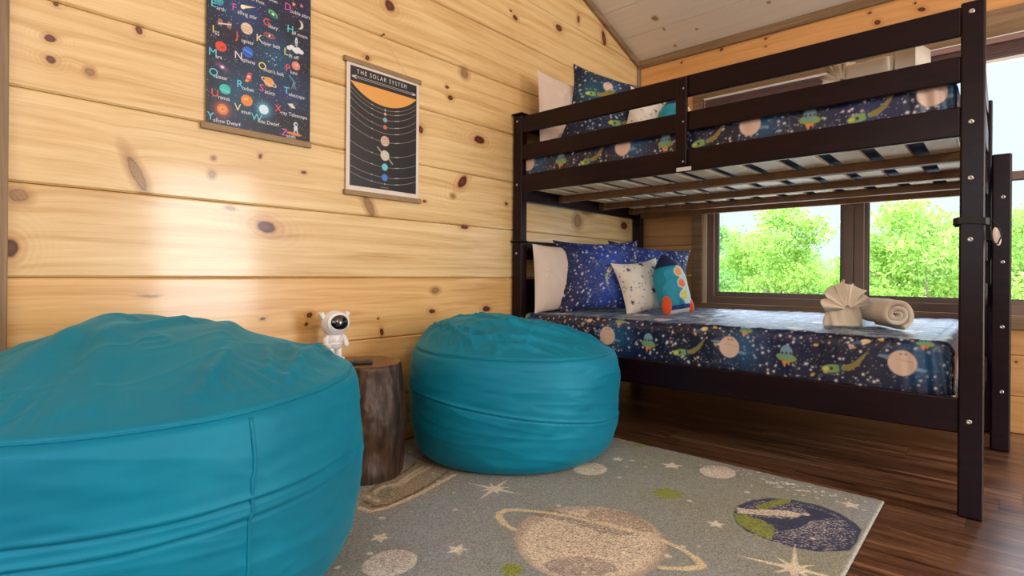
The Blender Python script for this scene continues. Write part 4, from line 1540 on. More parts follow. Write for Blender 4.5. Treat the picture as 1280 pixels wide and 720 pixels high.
for s in (-1, 1):
    bm = bmesh.new()
    pts = [A_(p) for p in ((0, s * 0.030, 0.102), (0.004, s * 0.041, 0.088), (0.012, s * 0.044, 0.073), (0.024, s * 0.038, 0.064))]
    tube(bm, pts, [0.011, 0.0115, 0.0105, 0.009], 14)
    ellipsoid(bm, pts[-1], (0.0105, 0.0105, 0.0105), None, 14, 10)
    for f in bm.faces: f.smooth = True
    bm_obj('arm', bm, M_WHITEP, r)
    bm = bmesh.new()
    pts = [A_(p) for p in ((0, s * 0.014, 0.062), (0.001, s * 0.016, 0.045), (0.001, s * 0.0175, 0.028), (0.001, s * 0.018, 0.012))]
    tube(bm, pts, [0.0145, 0.014, 0.0135, 0.0145], 16)
    for f in bm.faces: f.smooth = True
    lg = bm_obj('leg', bm, M_WHITEP, r)
    bm = bmesh.new()
    m4 = Matrix.Translation(A_((0.005, s * 0.018, 0.0085))) @ FR
    bx(bm, -0.018, 0.020, -0.015, 0.015, -0.0085, 0.0085, 0.005, 3, mat=m4)
    bm_obj('boot', bm, M_WHITEP, lg)

# remote control on the log
RCX, RCY = -1.862, 1.145
r = root('remote_control', 'slim black remote control lying on the log table in front of the astronaut', 'remote control', (RCX, RCY, LZ1))
m4 = Matrix.Translation((RCX, RCY, LZ1 + 0.0068)) @ Matrix.Rotation(math.radians(62), 4, 'Z')
bm = bmesh.new()
bx(bm, -0.082, 0.082, -0.023, 0.023, -0.0065, 0.0085, 0.0045, 3, mat=m4)
bm_obj('case', bm, M_BLACKP, r)
for i in range(6):
    for j in range(3):
        bm = bmesh.new()
        m5 = m4 @ Matrix.Translation((-0.055 + i * 0.021, -0.012 + j * 0.012, 0.0088))
        bmesh.ops.create_cone(bm, cap_ends=True, segments=14, radius1=0.0038, radius2=0.0034, depth=0.0022, matrix=m5)
        bm_obj('button', bm, M_GREYP, r)

# ================================================================ POSTERS
PX = XW + 0.011
CR, YEL, RED, CYN, MAG, WHT = C3(240, 226, 170), C3(240, 226, 120), C3(236, 92, 78), C3(110, 214, 228), C3(214, 96, 176), C3(232, 232, 240)
LETTERS = {'E': ('arth', CYN), 'F': ('alling star', MAG), 'G': ('alaxy', RED), 'D': ('ouble stars', MAG), 'H': ('alf moon', CYN), 'I': ('SS', YEL), 'J': ('upiter', RED),
           'K': ('uiper belt', CR), 'L': ('ift off', YEL), 'M': ('ars', CYN), 'N': ('eptune', WHT), 'O': ("rion's belt", YEL), 'P': ('luto', RED), 'Q': ('uasar', CYN), 'R': ('ocket', CYN),
           'S': ('aturn', MAG), 'T': ('elescope', CYN), 'U': ('ranus', RED), 'V': ('enus', CR), 'W': ('hite Dwarf', CYN), 'X': ('-ray Telescope', RED), 'Y': ('ellow Dwarf', CYN), 'Z': ('enith', MAG)}
P1 = {'E': (0.735, 1.761), 'F': (0.807, 1.772), 'G': (0.921, 1.759), 'D': (1.004, 1.848), 'H': (1.015, 1.764), 'I': (0.74, 1.668), 'J': (0.822, 1.672), 'K': (0.895, 1.688), 'L': (1.003, 1.669), 'M': (0.729, 1.585), 'N': (0.817, 1.6), 'O': (0.904, 1.586), 'P': (1.01, 1.606), 'Q': (0.731, 1.514), 'R': (0.826, 1.495), 'S': (0.909, 1.502), 'T': (1.004, 1.516), 'U': (0.738, 1.441), 'V': (0.819, 1.407), 'W': (0.88, 1.385), 'X': (0.969, 1.437), 'Y': (0.726, 1.355), 'Z': (0.996, 1.35)}
I1 = {'earth': (0.754, 1.778), 'falling': (0.854, 1.788), 'galaxy': (0.951, 1.799), 'ds1': (1.034, 1.869), 'ds2': (1.067, 1.874), 'iss': (0.776, 1.701), 'jup': (0.853, 1.71), 'kui': (0.938, 1.711), 'moon': (1.059, 1.795), 'cloud': (1.04, 1.691), 'lrock': (1.046, 1.722), 'mars': (0.763, 1.615), 'nep': (0.857, 1.624), 'ori': (0.947, 1.625), 'plu': (1.045, 1.626), 'qua': (0.768, 1.542), 'roc': (0.861, 1.53), 'sat': (0.937, 1.532), 'tel': (1.034, 1.562), 'ura': (0.778, 1.464), 'ven': (0.855, 1.441), 'wd': (0.918, 1.422), 'xr': (1.033, 1.465), 'yd': (0.77, 1.389), 'ast': (1.046, 1.383), 'gnd': (1.033, 1.348), 'BH': (0.889, 1.826), 'CO': (0.945, 1.85), 'bl': (0.698, 1.311), 'br': (1.11, 1.305), 'tl': (0.697, 1.332), 'tr': (1.11, 1.327), 'lft': (0.718, 1.542), 'rgt': (1.103, 1.568)}
y0, y1, z0, z1 = 0.714, 1.106, 1.328, 1.930
cv = Canvas(y0, y1, z0, z1, 0.0013, C3(22, 20, 34))
X, Y = np.meshgrid(cv.x, cv.y)
nb = fbm2(X, Y, 9, 31, 4)
vn = np.exp(-((X - 0.90 - 0.10 * np.sin(Y * 9)) / 0.10) ** 2)
a = np.clip((nb - 0.30) * 1.7, 0, 1) * (0.25 + 0.9 * vn)
cv.a = cv.a * (1 - a[..., None]) + C3(26, 66, 116) * a[..., None]
a2 = np.clip((fbm2(X, Y, 7, 44, 3) - 0.48) * 2.0, 0, 1)[..., None] * 0.6
cv.a = cv.a * (1 - a2) + C3(58, 34, 92) * a2
cv.glow(0.83, 1.47, .09, C3(20, 92, 128), .7); cv.glow(0.96, 1.64, .07, C3(20, 92, 128), .6); cv.glow(0.82, 1.76, .07, C3(24, 80, 130), .6)
rr = np.random.default_rng(5)
for k in range(900):
    cv.ell(rr.uniform(y0, y1), rr.uniform(z0, z1), *([rr.uniform(0.0005, 0.0012)] * 2), C3(220, 228, 240), alpha=rr.uniform(.3, .9))
I = lambda k: I1[k]
cv.ell(*I('earth'), .017, .017, C3(34, 150, 190)); cv.ell(I('earth')[0] + .003, I('earth')[1] + .003, .009, .006, C3(96, 180, 90), .5)
x_, y_ = I('falling'); cv.poly([(x_ - .020, y_ - .010), (x_ - .016, y_ + .006), (x_ + .030, y_ + .012)], C3(246, 226, 170)); cv.ell(x_ - .016, y_ - .002, .008, .008, C3(255, 246, 214))
x_, y_ = I('galaxy')
cv.ell(x_, y_, .021, .012, C3(40, 130, 96), -.5, .8, .008); cv.ring(x_, y_, .017, .009, .003, C3(130, 226, 160), -.5, .9, 0, 230); cv.ell(x_, y_, .006, .004, C3(226, 255, 226), -.5)
cv.star(*I('ds1'), .010, C3(240, 160, 120)); cv.star(*I('ds2'), .009, C3(236, 130, 116))
x_, y_ = I('iss')
for dx in (-.018, .014): cv.poly([(x_ + dx - .007, y_ - .010), (x_ + dx + .006, y_ - .013), (x_ + dx + .010, y_ + .011), (x_ + dx - .003, y_ + .014)], C3(170, 116, 110)); cv.line((x_ + dx, y_ - .012), (x_ + dx + .004, y_ + .013), .0015, C3(60, 40, 50))
cv.line((x_ - .020, y_ - .004), (x_ + .020, y_ + .004), .005, C3(220, 214, 206))
x_, y_ = I('jup'); cv.ell(x_, y_, .021, .021, C3(226, 206, 184)); [cv.line((x_ - .017, y_ + d), (x_ + .017, y_ + d - .002), .003, C3(186, 140, 110), .8) for d in (-.010, -.002, .007)]
x_, y_ = I('kui'); cv.ring(x_, y_, .021, .009, .004, C3(170, 84, 56), -.05, .9); cv.ring(x_, y_, .014, .006, .0015, C3(226, 190, 150), 0, .7); cv.ell(x_, y_, .004, .004, C3(255, 240, 200))
x_, y_ = I('moon'); cv.ell(x_, y_, .016, .018, C3(210, 206, 200)); cv.ell(x_ - .009, y_ + .001, .015, .018, C3(24, 24, 44))
x_, y_ = I('cloud')
for dx, dy, q in ((-.024, -.002, .010), (-.013, .004, .011), (0, -.002, .012), (.014, .002, .012), (.026, -.004, .011), (.006, -.006, .012)): cv.ell(x_ + dx, y_ + dy, q, q * .8, C3(226, 230, 238))
x_, y_ = I('lrock'); cv.ell(x_, y_, .0055, .018, C3(210, 220, 230)); cv.poly([(x_ - .009, y_ - .013), (x_, y_ - .004), (x_ + .009, y_ - .013)], C3(120, 150, 180)); cv.ell(x_, y_ + .004, .0025, .0025, C3(40, 90, 150))
cv.ell(*I('mars'), .019, .018, C3(224, 76, 48)); cv.ell(I('mars')[0] + .004, I('mars')[1] - .003, .007, .004, C3(190, 54, 36), .3)
x_, y_ = I('nep'); cv.ell(x_, y_, .020, .020, C3(42, 104, 206)); cv.line((x_ - .014, y_ + .006), (x_ + .014, y_ - .004), .003, C3(120, 176, 240)); cv.line((x_ - .012, y_ - .005), (x_ + .010, y_ - .012), .003, C3(22, 60, 150))
x_, y_ = I('ori'); pts_ = [(x_ + a_, y_ + b_) for a_, b_ in ((-.020, .014), (-.006, .010), (.003, .002), (.010, -.002), (.018, .012), (-.012, -.014), (.014, -.020))]
for p_, q_ in zip(pts_, pts_[1:]): cv.line(p_, q_, .0006, C3(130, 160, 190), .6)
for p_ in pts_: cv.star(p_[0], p_[1], .003, C3(220, 236, 255))
cv.ell(*I('plu'), .017, .017, C3(226, 140, 128)); cv.ell(I('plu')[0] + .003, I('plu')[1] + .004, .007, .006, C3(240, 176, 160))
x_, y_ = I('qua'); cv.glow(x_, y_, .022, C3(150, 90, 150), .9, .010, -.5); cv.ell(x_, y_, .006, .005, C3(244, 226, 244), 0, 1, .004)
x_, y_ = I('roc'); cv.ell(x_, y_, .009, .020, C3(214, 70, 56), -.35); cv.ell(x_ + .0005, y_ + .001, .0055, .0055, C3(240, 236, 230)); cv.ell(x_, y_, .003, .003, C3(70, 150, 190)); cv.poly([(x_ - .014, y_ - .019), (x_ - .008, y_ - .008), (x_ + .002, y_ - .015)], C3(240, 180, 70)); cv.poly([(x_ + .004, y_ - .014), (x_ + .012, y_ - .012), (x_ + .010, y_ - .002)], C3(190, 50, 46))
x_, y_ = I('sat'); cv.ell(x_, y_, .019, .018, C3(226, 160, 92)); cv.ring(x_, y_, .030, .0085, .003, C3(240, 220, 190), -.38, 1)
cv.ell(x_ - .002, y_ + .008, .016, .008, C3(226, 160, 92), -.38)
x_, y_ = I('tel'); cv.line((x_ - .014, y_ + .016), (x_ + .008, y_ - .006), .008, C3(60, 130, 150)); cv.line((x_ + .002, y_ - .004), (x_ - .006, y_ - .032), .002, C3(150, 170, 170)); cv.line((x_ + .002, y_ - .004), (x_ + .012, y_ - .030), .002, C3(150, 170, 170)); cv.line((x_ + .002, y_ - .004), (x_ + .003, y_ - .028), .002, C3(150, 170, 170))
cv.ell(*I('ura'), .019, .018, C3(60, 196, 190)); cv.line((I('ura')[0] - .014, I('ura')[1] - .003), (I('ura')[0] + .013, I('ura')[1] - .008), .003, C3(130, 226, 220))
cv.ell(*I('ven'), .021, .021, C3(226, 140, 66)); cv.ell(I('ven')[0] - .004, I('ven')[1] + .005, .010, .005, C3(240, 170, 100), .3)
cv.glow(*I('wd'), .026, C3(90, 190, 230), 1.0); cv.ell(*I('wd'), .018, .018, C3(216, 242, 252))
x_, y_ = I('xr'); cv.poly([(x_ - .002, y_ + .006), (x_ + .006, y_ + .020), (x_ + .022, y_ + .012), (x_ + .014, y_ - .001)], C3(70, 74, 92)); cv.poly([(x_ - .022, y_ + .002), (x_ - .002, y_ + .006), (x_ + .012, y_ - .010), (x_ - .004, y_ - .012)], C3(226, 220, 196))
cv.glow(*I('yd'), .024, C3(220, 110, 60), 1.0); cv.ell(*I('yd'), .019, .019, C3(224, 128, 76)); cv.ring(*I('yd'), .010, .008, .003, C3(250, 190, 130), .4, .8)
x_, y_ = I('gnd'); cv.ell(x_ + .006, y_ + .004, .032, .006, C3(206, 130, 70), -.04)
x_, y_ = I('ast'); cv.ell(x_, y_ + .008, .009, .009, C3(226, 228, 236)); cv.ell(x_ + .002, y_ + .008, .006, .005, C3(60, 90, 140)); cv.ell(x_, y_ - .008, .008, .010, C3(216, 218, 226)); cv.line((x_ - .004, y_ - .014), (x_ - .006, y_ - .024), .005, C3(206, 208, 216)); cv.line((x_ + .005, y_ - .014), (x_ + .008, y_ - .024), .005, C3(206, 208, 216))
r = root('alphabet_poster', 'larger dark space alphabet poster with coloured letters hanging left on the pine wall', 'poster', (PX, (y0 + y1) / 2, z0 - 0.02), 0)
curl = 0.0015 * np.sin((X - y0) / (y1 - y0) * math.pi)
P = np.stack([PX + curl, X, Y], -1)
link('paper', grid_mesh('paper', P, cv.a), M_PRINT, r)
lt = Lettering()
for k, (y_, z_) in P1.items():
    w_, c_ = LETTERS[k]
    f0 = lambda u, v, y_=y_, z_=z_: (PX + 0.0024, y_ - 0.009 + u, z_ - 0.012 + v)
    lt.add(k, 0.039, f0, c_)
    f1_ = lambda u, v, y_=y_, z_=z_, k=k: (PX + 0.0024, y_ + (0.011 if k in 'EFGHJKLPRSTXYZ' else (0.000 if k == 'I' else 0.015)) + u * .92, z_ - 0.017 + v)
    lt.add(w_, 0.0205, f1_, WHT, 1.0)
    lt.build('caption', M_PRINT, r)
for txt, key, dx in (('lack Hole', 'BH', -.035), ('omet', 'CO', -.012)):
    y_, z_ = I1[key]
    lt.add(txt, 0.0165, lambda u, v, y_=y_, z_=z_, dx=dx: (PX + 0.0024, y_ + dx + u, z_ - 0.004 + v), WHT)
    lt.build('caption', M_PRINT, r)
box('bottom_rail', XW + 0.002, XW + 0.016, y0 - 0.016, y1 + 0.006, 1.308, 1.331, M_OAK, r, 0.002)
box('top_rail', XW + 0.002, XW + 0.016, y0 - 0.010, y1 + 0.010, 1.922, 1.945, M_OAK, r, 0.002)

# solar system chart
I2 = {'railTL': (1.252, 1.734), 'railTR': (1.668, 1.746), 'railTL2': (1.252, 1.713), 'botL': (1.267, 1.16), 'botR': (1.685, 1.158), 'botL2': (1.267, 1.14), 'papL': (1.263, 1.716), 'papTR': (1.666, 1.727), 'blkTL': (1.281, 1.699), 'blkTR': (1.644, 1.708), 'blkBL': (1.295, 1.178), 'blkBR': (1.655, 1.192), 'T': (1.324, 1.679), 'M': (1.599, 1.688), 'ar1': (1.297, 1.655), 'ar2': (1.632, 1.663), 'sunL': (1.289, 1.634), 'sunR': (1.645, 1.641), 'sunB': (1.472, 1.561), 'merc': (1.466, 1.545), 'ven': (1.466, 1.527), 'ear': (1.466, 1.5), 'mars': (1.468, 1.467), 'jup': (1.468, 1.403), 'sat': (1.471, 1.337), 'ura': (1.473, 1.284), 'nep': (1.473, 1.236), 'o1L': (1.289, 1.613), 'o1R': (1.645, 1.612), 'belt': (1.527, 1.45), 'jupB': (1.468, 1.374), 'o2L': (1.289, 1.577), 'jL': (1.293, 1.446), 'sL': (1.294, 1.376), 'uL': (1.294, 1.316), 'nL': (1.295, 1.263), 'pL': (1.295, 1.237), 'pB': (1.475, 1.205), 'nail': (1.451, 1.877)}
y0, y1, z0, z1 = 1.272, 1.666, 1.156, 1.722
cv = Canvas(y0, y1, z0, z1, 0.0013, C3(226, 214, 202))
BK, LN = C3(36, 34, 36), C3(206, 204, 200)
cv.poly([(1.290, 1.180), (1.650, 1.180), (1.650, 1.703), (1.290, 1.703)], BK)
X, Y = np.meshgrid(cv.x, cv.y)
inside = (X > 1.291) & (X < 1.649) & (Y > 1.181) & (Y < 1.702)
keep = cv.a.copy()
cm = 1.470


def arc_through(dy_edge, z_mid, wd, col, alpha=1.0):
    """circle arc sagging from edge height to z_mid, concentric-like orbits"""
    h = dy_edge - z_mid
    w = 0.18
    R_ = (w * w + h * h) / (2 * h)
    cv.ring(cm, z_mid + R_, R_, R_, wd, col, 0, alpha)


# sun: circle segment below the arrow line
h = 1.637 - 1.561
R_ = (0.18 ** 2 + h * h) / (2 * h)
dsun = np.hypot(X - cm, Y - (1.561 + R_)) - R_
al = (np.clip(0.5 - dsun / cv.res, 0, 1) * (Y < 1.637) * inside)[..., None]
cv.a = cv.a * (1 - al) + C3(232, 166, 88) * al
for ze, zm in ((1.612, 1.545), (1.592, 1.527), (1.566, 1.500), (1.530, 1.467), (1.498, 1.438), (1.446, 1.398), (1.376, 1.333), (1.318, 1.283), (1.268, 1.236), (1.240, 1.206)):
    hh = ze - zm
    Rr_ = (0.18 ** 2 + hh * hh) / (2 * hh)
    d_ = np.abs(np.hypot(X - cm, Y - (zm + Rr_)) - Rr_) - 0.0006
    al = (np.clip(0.5 - d_ / cv.res, 0, 1) * (Y < zm + Rr_) * inside)[..., None] * 0.7
    cv.a = cv.a * (1 - al) + LN * al
    # small name dashes on both sides
    for sx_ in (0.055, 0.064, 0.073, -0.072):
        zz_ = zm + Rr_ - math.sqrt(Rr_ ** 2 - sx_ ** 2)
        cv.line((cm + sx_, zz_ + .001), (cm + sx_ + .005, zz_ + .001), .003, LN, .8)
for (z_, q, c_) in ((1.545, .0055, C3(150, 176, 180)), (1.527, .007, C3(226, 160, 120)), (1.500, .011, C3(130, 176, 190)), (1.467, .010, C3(206, 106, 92)), (1.403, .023, C3(216, 190, 170)), (1.337, .0235, C3(206, 198, 184)), (1.284, .016, C3(110, 200, 214)), (1.236, .016, C3(70, 130, 206)), (1.207, .003, C3(200, 190, 180))):
    cv.ell(cm, z_, q, q, c_)
for d in (-.012, -.003, .006, .014): cv.line((cm - .019, 1.403 + d - .004), (cm + .019, 1.403 + d + .006), .003, C3(176, 116, 96), .8)
cv.line((cm - .040, 1.370), (cm - .022, 1.352), .006, C3(170, 166, 156)); cv.line((cm + .022, 1.324), (cm + .042, 1.304), .006, C3(170, 166, 156))
for zz_ in (1.654, 1.661): cv.line((1.300, zz_), (1.642, zz_), .0016, LN)
cv.poly([(1.296, 1.6575), (1.322, 1.6665), (1.314, 1.6575), (1.322, 1.6485)], LN); cv.poly([(1.646, 1.6575), (1.622, 1.6655), (1.628, 1.6575), (1.622, 1.6495)], LN)
cv.line((cm - .02, 1.190), (cm + .02, 1.190), .002, LN, .6)
r = root('solar_system_poster', 'smaller black solar system chart with white border hanging from a cord', 'poster', (PX, cm, z0 - 0.02), 0)
curl = 0.002 * np.sin((X - y0) / (y1 - y0) * math.pi)
P = np.stack([PX + curl, X, Y], -1)
link('paper', grid_mesh('paper', P, cv.a), M_PRINT, r)
lt = Lettering()
lt.add('THE SOLAR SYSTEM', 0.0255, lambda u, v: (PX + 0.0030, 1.320 + u * 0.93, 1.673 + v * 1.05), C3(226, 224, 220), 1.34)
lt.build('title', M_PRINT, r)
box('top_rail', XW + 0.002, XW + 0.017, y0 - 0.012, y1 + 0.010, 1.714, 1.736, M_OAK, r, 0.002)
box('bottom_rail', XW + 0.002, XW + 0.017, y0 - 0.008, y1 + 0.014, 1.138, 1.160, M_OAK, r, 0.002)
bm = bmesh.new()
tube(bm, [(XW + .010, 1.345, 1.736), (XW + .012, 1.456, 1.880), (XW + .010, 1.600, 1.736)], 0.0013, 6)
bm_obj('cord', bm, M_CORD, r)
bm = bmesh.new()
tube(bm, [(XW - 0.004, 1.456, 1.884), (XW + 0.018, 1.456, 1.887)], 0.0022, 8)
bmesh.ops.create_cone(bm, cap_ends=True, segments=12, radius1=0.0045, radius2=0.0045, depth=0.0025, matrix=Matrix.Translation((XW + 0.0188, 1.456, 1.887)) @ Matrix.Rotation(math.pi / 2, 4, 'Y'))
tag(bm_obj('nail', bm, M_BLACKP), 'small dark nail in the pine wall holding the cord of the solar system chart', 'nail')

# ================================================================ BUNK BED
BXL, BXR = -2.117, -0.047
YF, YB = 2.352, 3.797
PW, PD = 0.066, 0.055
bed = root('bunk_bed', 'dark espresso wooden bunk bed standing along the window wall', 'bunk bed', ((BXL + BXR) / 2, (YF + YB) / 2, 0))
for (xa, xb) in ((BXL, BXL + PW), (BXR - PW, BXR)):
    for (ya, yb) in ((YF, YF + PD), (YB - PD - .011, YB - 0.011)):
        box('post', xa, xb, ya, yb, 0.0, 0.984, M_ESP, bed, 0.006, 3)
        box('post', xa + 0.001, xb - 0.001, ya + .001, yb - .001, 0.9845, 1.712, M_ESP, bed, 0.006, 3)
yb0 = YB - PD - .011
RT = 0.022
# guard rails and side rails, front and back
for (z0, z1, nm) in ((1.606, 1.702, 'guard_rail'), (1.451, 1.538, 'guard_rail'), (1.268, 1.369, 'side_rail'), (0.276, 0.393, 'side_rail')):
    box(nm, BXL + PW - .002, BXR - PW + .002, YF + 0.006, YF + 0.006 + RT, z0, z1, M_ESP, bed, 0.005, 3)
    box(nm, BXL + PW - .002, BXR - PW + .002, yb0 + 0.020, yb0 + 0.020 + RT, z0, z1, M_ESP, bed, 0.005, 3)
dv = box('guard_rail_brace', -1.114, -1.062, YF - 0.012, YF + 0.0065, 1.296, 1.690, M_ESP, bed, 0.004, 3)
box('label_sticker', -1.116, -1.046, YF + 0.0045, YF + 0.0062, 1.2705, 1.288, M_LABEL, bed)['label'] = 'white label sticker'


def bolt(x, y, z, axis, parent, rad_=0.0085):
    bm = bmesh.new()
    rot = Matrix.Rotation(math.pi / 2, 4, 'X') if axis == 'Y' else Matrix.Rotation(math.pi / 2, 4, 'Y')
    m = Matrix.Translation((x, y, z)) @ rot
    lathe(bm, [(0.001, -0.003), (rad_, -0.003), (rad_, 0.0), (rad_ * 0.8, 0.0022), (rad_ * 0.42, 0.003), (rad_ * 0.40, 0.0012), (0.0, 0.0012)], 16, m)
    for f in bm.faces: f.smooth = True
    return bm_obj('bolt', bm, M_BOLT, parent)


for z in (1.712 - 0.035, 1.312, 1.126, 0.923, 0.320):
    if z == 1.126:
        bolt(BXR - PW / 2 - .004, YF, z, 'Y', bed)
        continue
    bolt(BXR - PW / 2 - .004, YF, z, 'Y', bed)
    bolt(BXL + PW / 2 - .002, YF, z if z > 1 else z - .005, 'Y', bed, 0.007)
for z in (1.64, 1.49, 1.31):
    bolt(-1.077, YF - 0.012, z, 'Y', bed, 0.0045)
# end boards: rails, panel boards and cap plates at both ends of both bunks
for (xa, xb, s) in ((BXL, BXL + PW, 1), (BXR - PW, BXR, -1)):
    xm = (xa + xb) / 2 - s * 0.006
    for (z0, z1, nm) in ((1.636, 1.706, 'end_rail'), (1.44, 1.54, 'end_rail'), (1.222, 1.300, 'end_rail'), (0.885, 0.978, 'end_rail'), (0.66, 0.77, 'end_rail'), (0.276, 0.393, 'end_rail')):
        box(nm, xm - 0.011, xm + 0.011, YF + PD - .002, yb0 + .002, z0, z1, M_ESP, bed, 0.004)
    if s == 1:
        box('cap_plate', xa - 0.004, xb + 0.010, YF - 0.012, YB + 0.004, 1.7125, 1.722, M_ESP, bed, 0.004, 3)
        box('cap_plate', xa - 0.005, xb + 0.006, YF - 0.014, YF + PD - 0.0, 0.984, 0.992, M_ESP, bed, 0.0035, 3)
        box('cap_plate', xb - 0.030, xb + 0.006, YF + PD, yb0, 0.978, 0.990, M_ESP, bed, 0.0035, 3)
    box('end_panel', xm - 0.006, xm + 0.006, YF + PD, yb0, 0.395, 0.66, M_ESP, bed, 0.002) if s == 1 else None
# slats and their long supports
for k in range(13):
    xc = -0.174 - k * 0.1515
    if xc - .048 < BXL + .03: break
    box('slat', xc - 0.048, xc + 0.048, YF + 0.030, yb0 + 0.018, 1.2885, 1.3035, M_SLAT, bed, 0.003)['label'] = 'pale unstained slat'
    box('slat', xc - 0.048, xc + 0.048, YF + 0.030, yb0 + 0.018, 0.372, 0.387, M_SLAT, bed, 0.003)['label'] = 'pale unstained slat'
for (ya, yb, za, zb) in ((2.742, 2.790, 1.252, 1.2882), (3.205, 3.255, 1.252, 1.2882), (3.600, 3.648, 1.252, 1.2882), (3.690, 3.722, 1.225, 1.2882), (2.86, 2.91, 0.330, 0.3718)):
    box('support_beam', -2.032, BXR - PW + 0.012, ya, yb, za, zb, M_BEAM, bed, 0.003)['label'] = 'brown support beam'
for (ya, yb) in ((2.735, 2.797), (3.198, 3.262), (3.593, 3.655)):
    box('beam_bracket', -2.078, -2.030, ya, yb, 1.248, 1.2885, M_BEAM, bed, 0.003)
# ladder on the foot end
lad = bpy.data.objects.new('ladder', None)
COL.objects.link(lad)
lad.parent = bed
lad.location = Vector((0.0, 3.38, 0)) - bed.location
LX0, LX1 = -0.0465, 0.025
ly0, ly1 = 3.367, 3.392
for (ya, yb) in ((ly0, ly1), (3.687, 3.712)):
    box('ladder_rail', LX0, LX1, ya, yb, 0.0, 1.368, M_ESP, lad, 0.009, 4)
for z in (0.274, 0.572, 0.870, 1.168):
    bm = bmesh.new()
    bx(bm, LX0 + 0.006, LX1 - 0.006, ly1 - 0.002, 3.689, z - 0.011, z + 0.011, 0.004)
    bm_obj('ladder_rung', bm, M_ESP, lad)
    bolt(-0.006, ly0, z, 'Y', lad, 0.009)

# ---- strap round the front right post
r = root('velcro_strap', 'black strap wrapped round the front right bed post with a pale tag hanging', 'strap', (BXR - PW / 2, YF + PD / 2, 0.973))
bm = bmesh.new()
x0, x1, y0, y1 = BXR - PW - 0.006, BXR + 0.006, YF - 0.006, YF + PD + 0.006
zc, hb = 0.983, 0.011
prof = [(x0 - .007, y0 + .004), (x0 + .006, y0 - .003), ((x0 + x1) / 2, y0 - .002), (x1 - .006, y0 - .001), (x1 + .003, y0 + .008), (x1 + .001, (y0 + y1) / 2), (x1 - .002, y1 - .006), (x1 - .010, y1), ((x0 + x1) / 2, y1 + .001), (x0 + .006, y1), (x0 - .003, y1 - .010), (x0 - .006, (y0 + y1) / 2)]
outer, inner = [], []
cxm, cym = (x0 + x1) / 2, (y0 + y1) / 2
for i, (px_, py_) in enumerate(prof):
    v = Vector((px_ - cxm, py_ - cym, 0)).normalized() * 0.003
    dz = 0.004 * math.sin(i * 1.1)
    outer.append([bm.verts.new((px_ + v.x, py_ + v.y, zc + dz + s * hb)) for s in (-1, 1)])
    inner.append([bm.verts.new((px_ - v.x, py_ - v.y, zc + dz + s * hb)) for s in (-1, 1)])
for i in range(len(prof)):
    j = (i + 1) % len(prof)
    bm.faces.new((outer[i][0], outer[j][0], outer[j][1], outer[i][1]))
    bm.faces.new((inner[i][1], inner[j][1], inner[j][0], inner[i][0]))
    bm.faces.new((outer[i][1], outer[j][1], inner[j][1], inner[i][1]))
    bm.faces.new((inner[i][0], inner[j][0], outer[j][0], outer[i][0]))
bm_obj('band', bm, M_STRAP, r)
bm = bmesh.new()
pts = [(x1 + .004, y0 + .02, .985), (x1 + .016, y0 + .012, .978), (x1 + .030, y0 + .006, .955), (x1 + .034, y0 + .004, .93), (x1 + .026, y0 + .004, .908), (x1 + .016, y0 + .006, .905), (x1 + .010, y0 + .012, .930), (x1 + .006, y0 + .018, .962)]
tube(bm, pts, 0.0022, 6)
bm_obj('loose_cord', bm, M_STRAP, r)
bm = bmesh.new()
ellipsoid(bm, (x1 + .023, y0 + .008, .930), (.010, .003, .030), Matrix.Rotation(math.radians(-8), 4, 'Y'), 20, 14)
for f in bm.faces: f.smooth = True
bm_obj('hanging_tag', bm, M_WHITE_FAB, r)['label'] = 'pale hanging tag'

# ================================================================ BEDDING
def mattress(z0, z1, label):
    bm = bmesh.new()
    bx(bm, BXL + 0.070, BXR - 0.078, YF + 0.042, yb0 + 0.010, z0, z1, 0.028, 4)
    for f in bm.faces: f.smooth = True
    return tag(bm_obj('mattress', bm, M_MATT), label, 'mattress')


mattress(1.304, 1.462, 'navy mattress on the pale slats of the top bunk')
mattress(0.388, 0.556, 'mattress on the bottom bunk beneath the space quilt')

NAV = C3(8, 13, 50)
PALE = C3(226, 198, 184)


def m_planet(cv, x, y, r_):
    cv.glow(x + r_ * 1.3, y + r_ * .1, r_ * 1.5, C3(26, 88, 138), 0.75, r_ * 1.7)
    for s in (-1, 1):
        cv.poly([(x + s * r_ * .9, y - s * r_ * .25), (x + s * r_ * 1.75, y - s * r_ * .40), (x + s * r_ * 1.6, y - s * r_ * .62), (x + s * r_ * .8, y - s * r_ * .55)], C3(120, 160, 190), .8)
    cv.ell(x, y, r_, r_ * 1.06, PALE)
    cv.line((x - r_ * .45, y + r_ * .3), (x + r_ * .8, y + r_ * .12), .0022, C3(170, 130, 120), .7)
    for dx in (-.1, .25): cv.ell(x + dx * r_, y + r_ * .75, .0035, .003, C3(60, 50, 70))


def m_ufo(cv, x, y, s):
    cv.ell(x, y + s * .18, s * .34, s * .42, C3(126, 166, 190))
    cv.ell(x + .0, y - s * .14, s * .56, s * .25, C3(140, 166, 84), -.12)
    cv.ell(x - s * .05, y - s * .06, s * .42, s * .13, C3(110, 168, 160), -.12)
    for dx in (-.22, .02, .24): cv.ell(x + dx * s, y + s * .13, s * .065, s * .075, C3(22, 34, 60))
    cv.poly([(x - s * .26, y - s * .34), (x - s * .10, y - s * .72), (x + s * .02, y - s * .42), (x + s * .16, y - s * .60), (x + s * .20, y - s * .36)], C3(236, 150, 84))


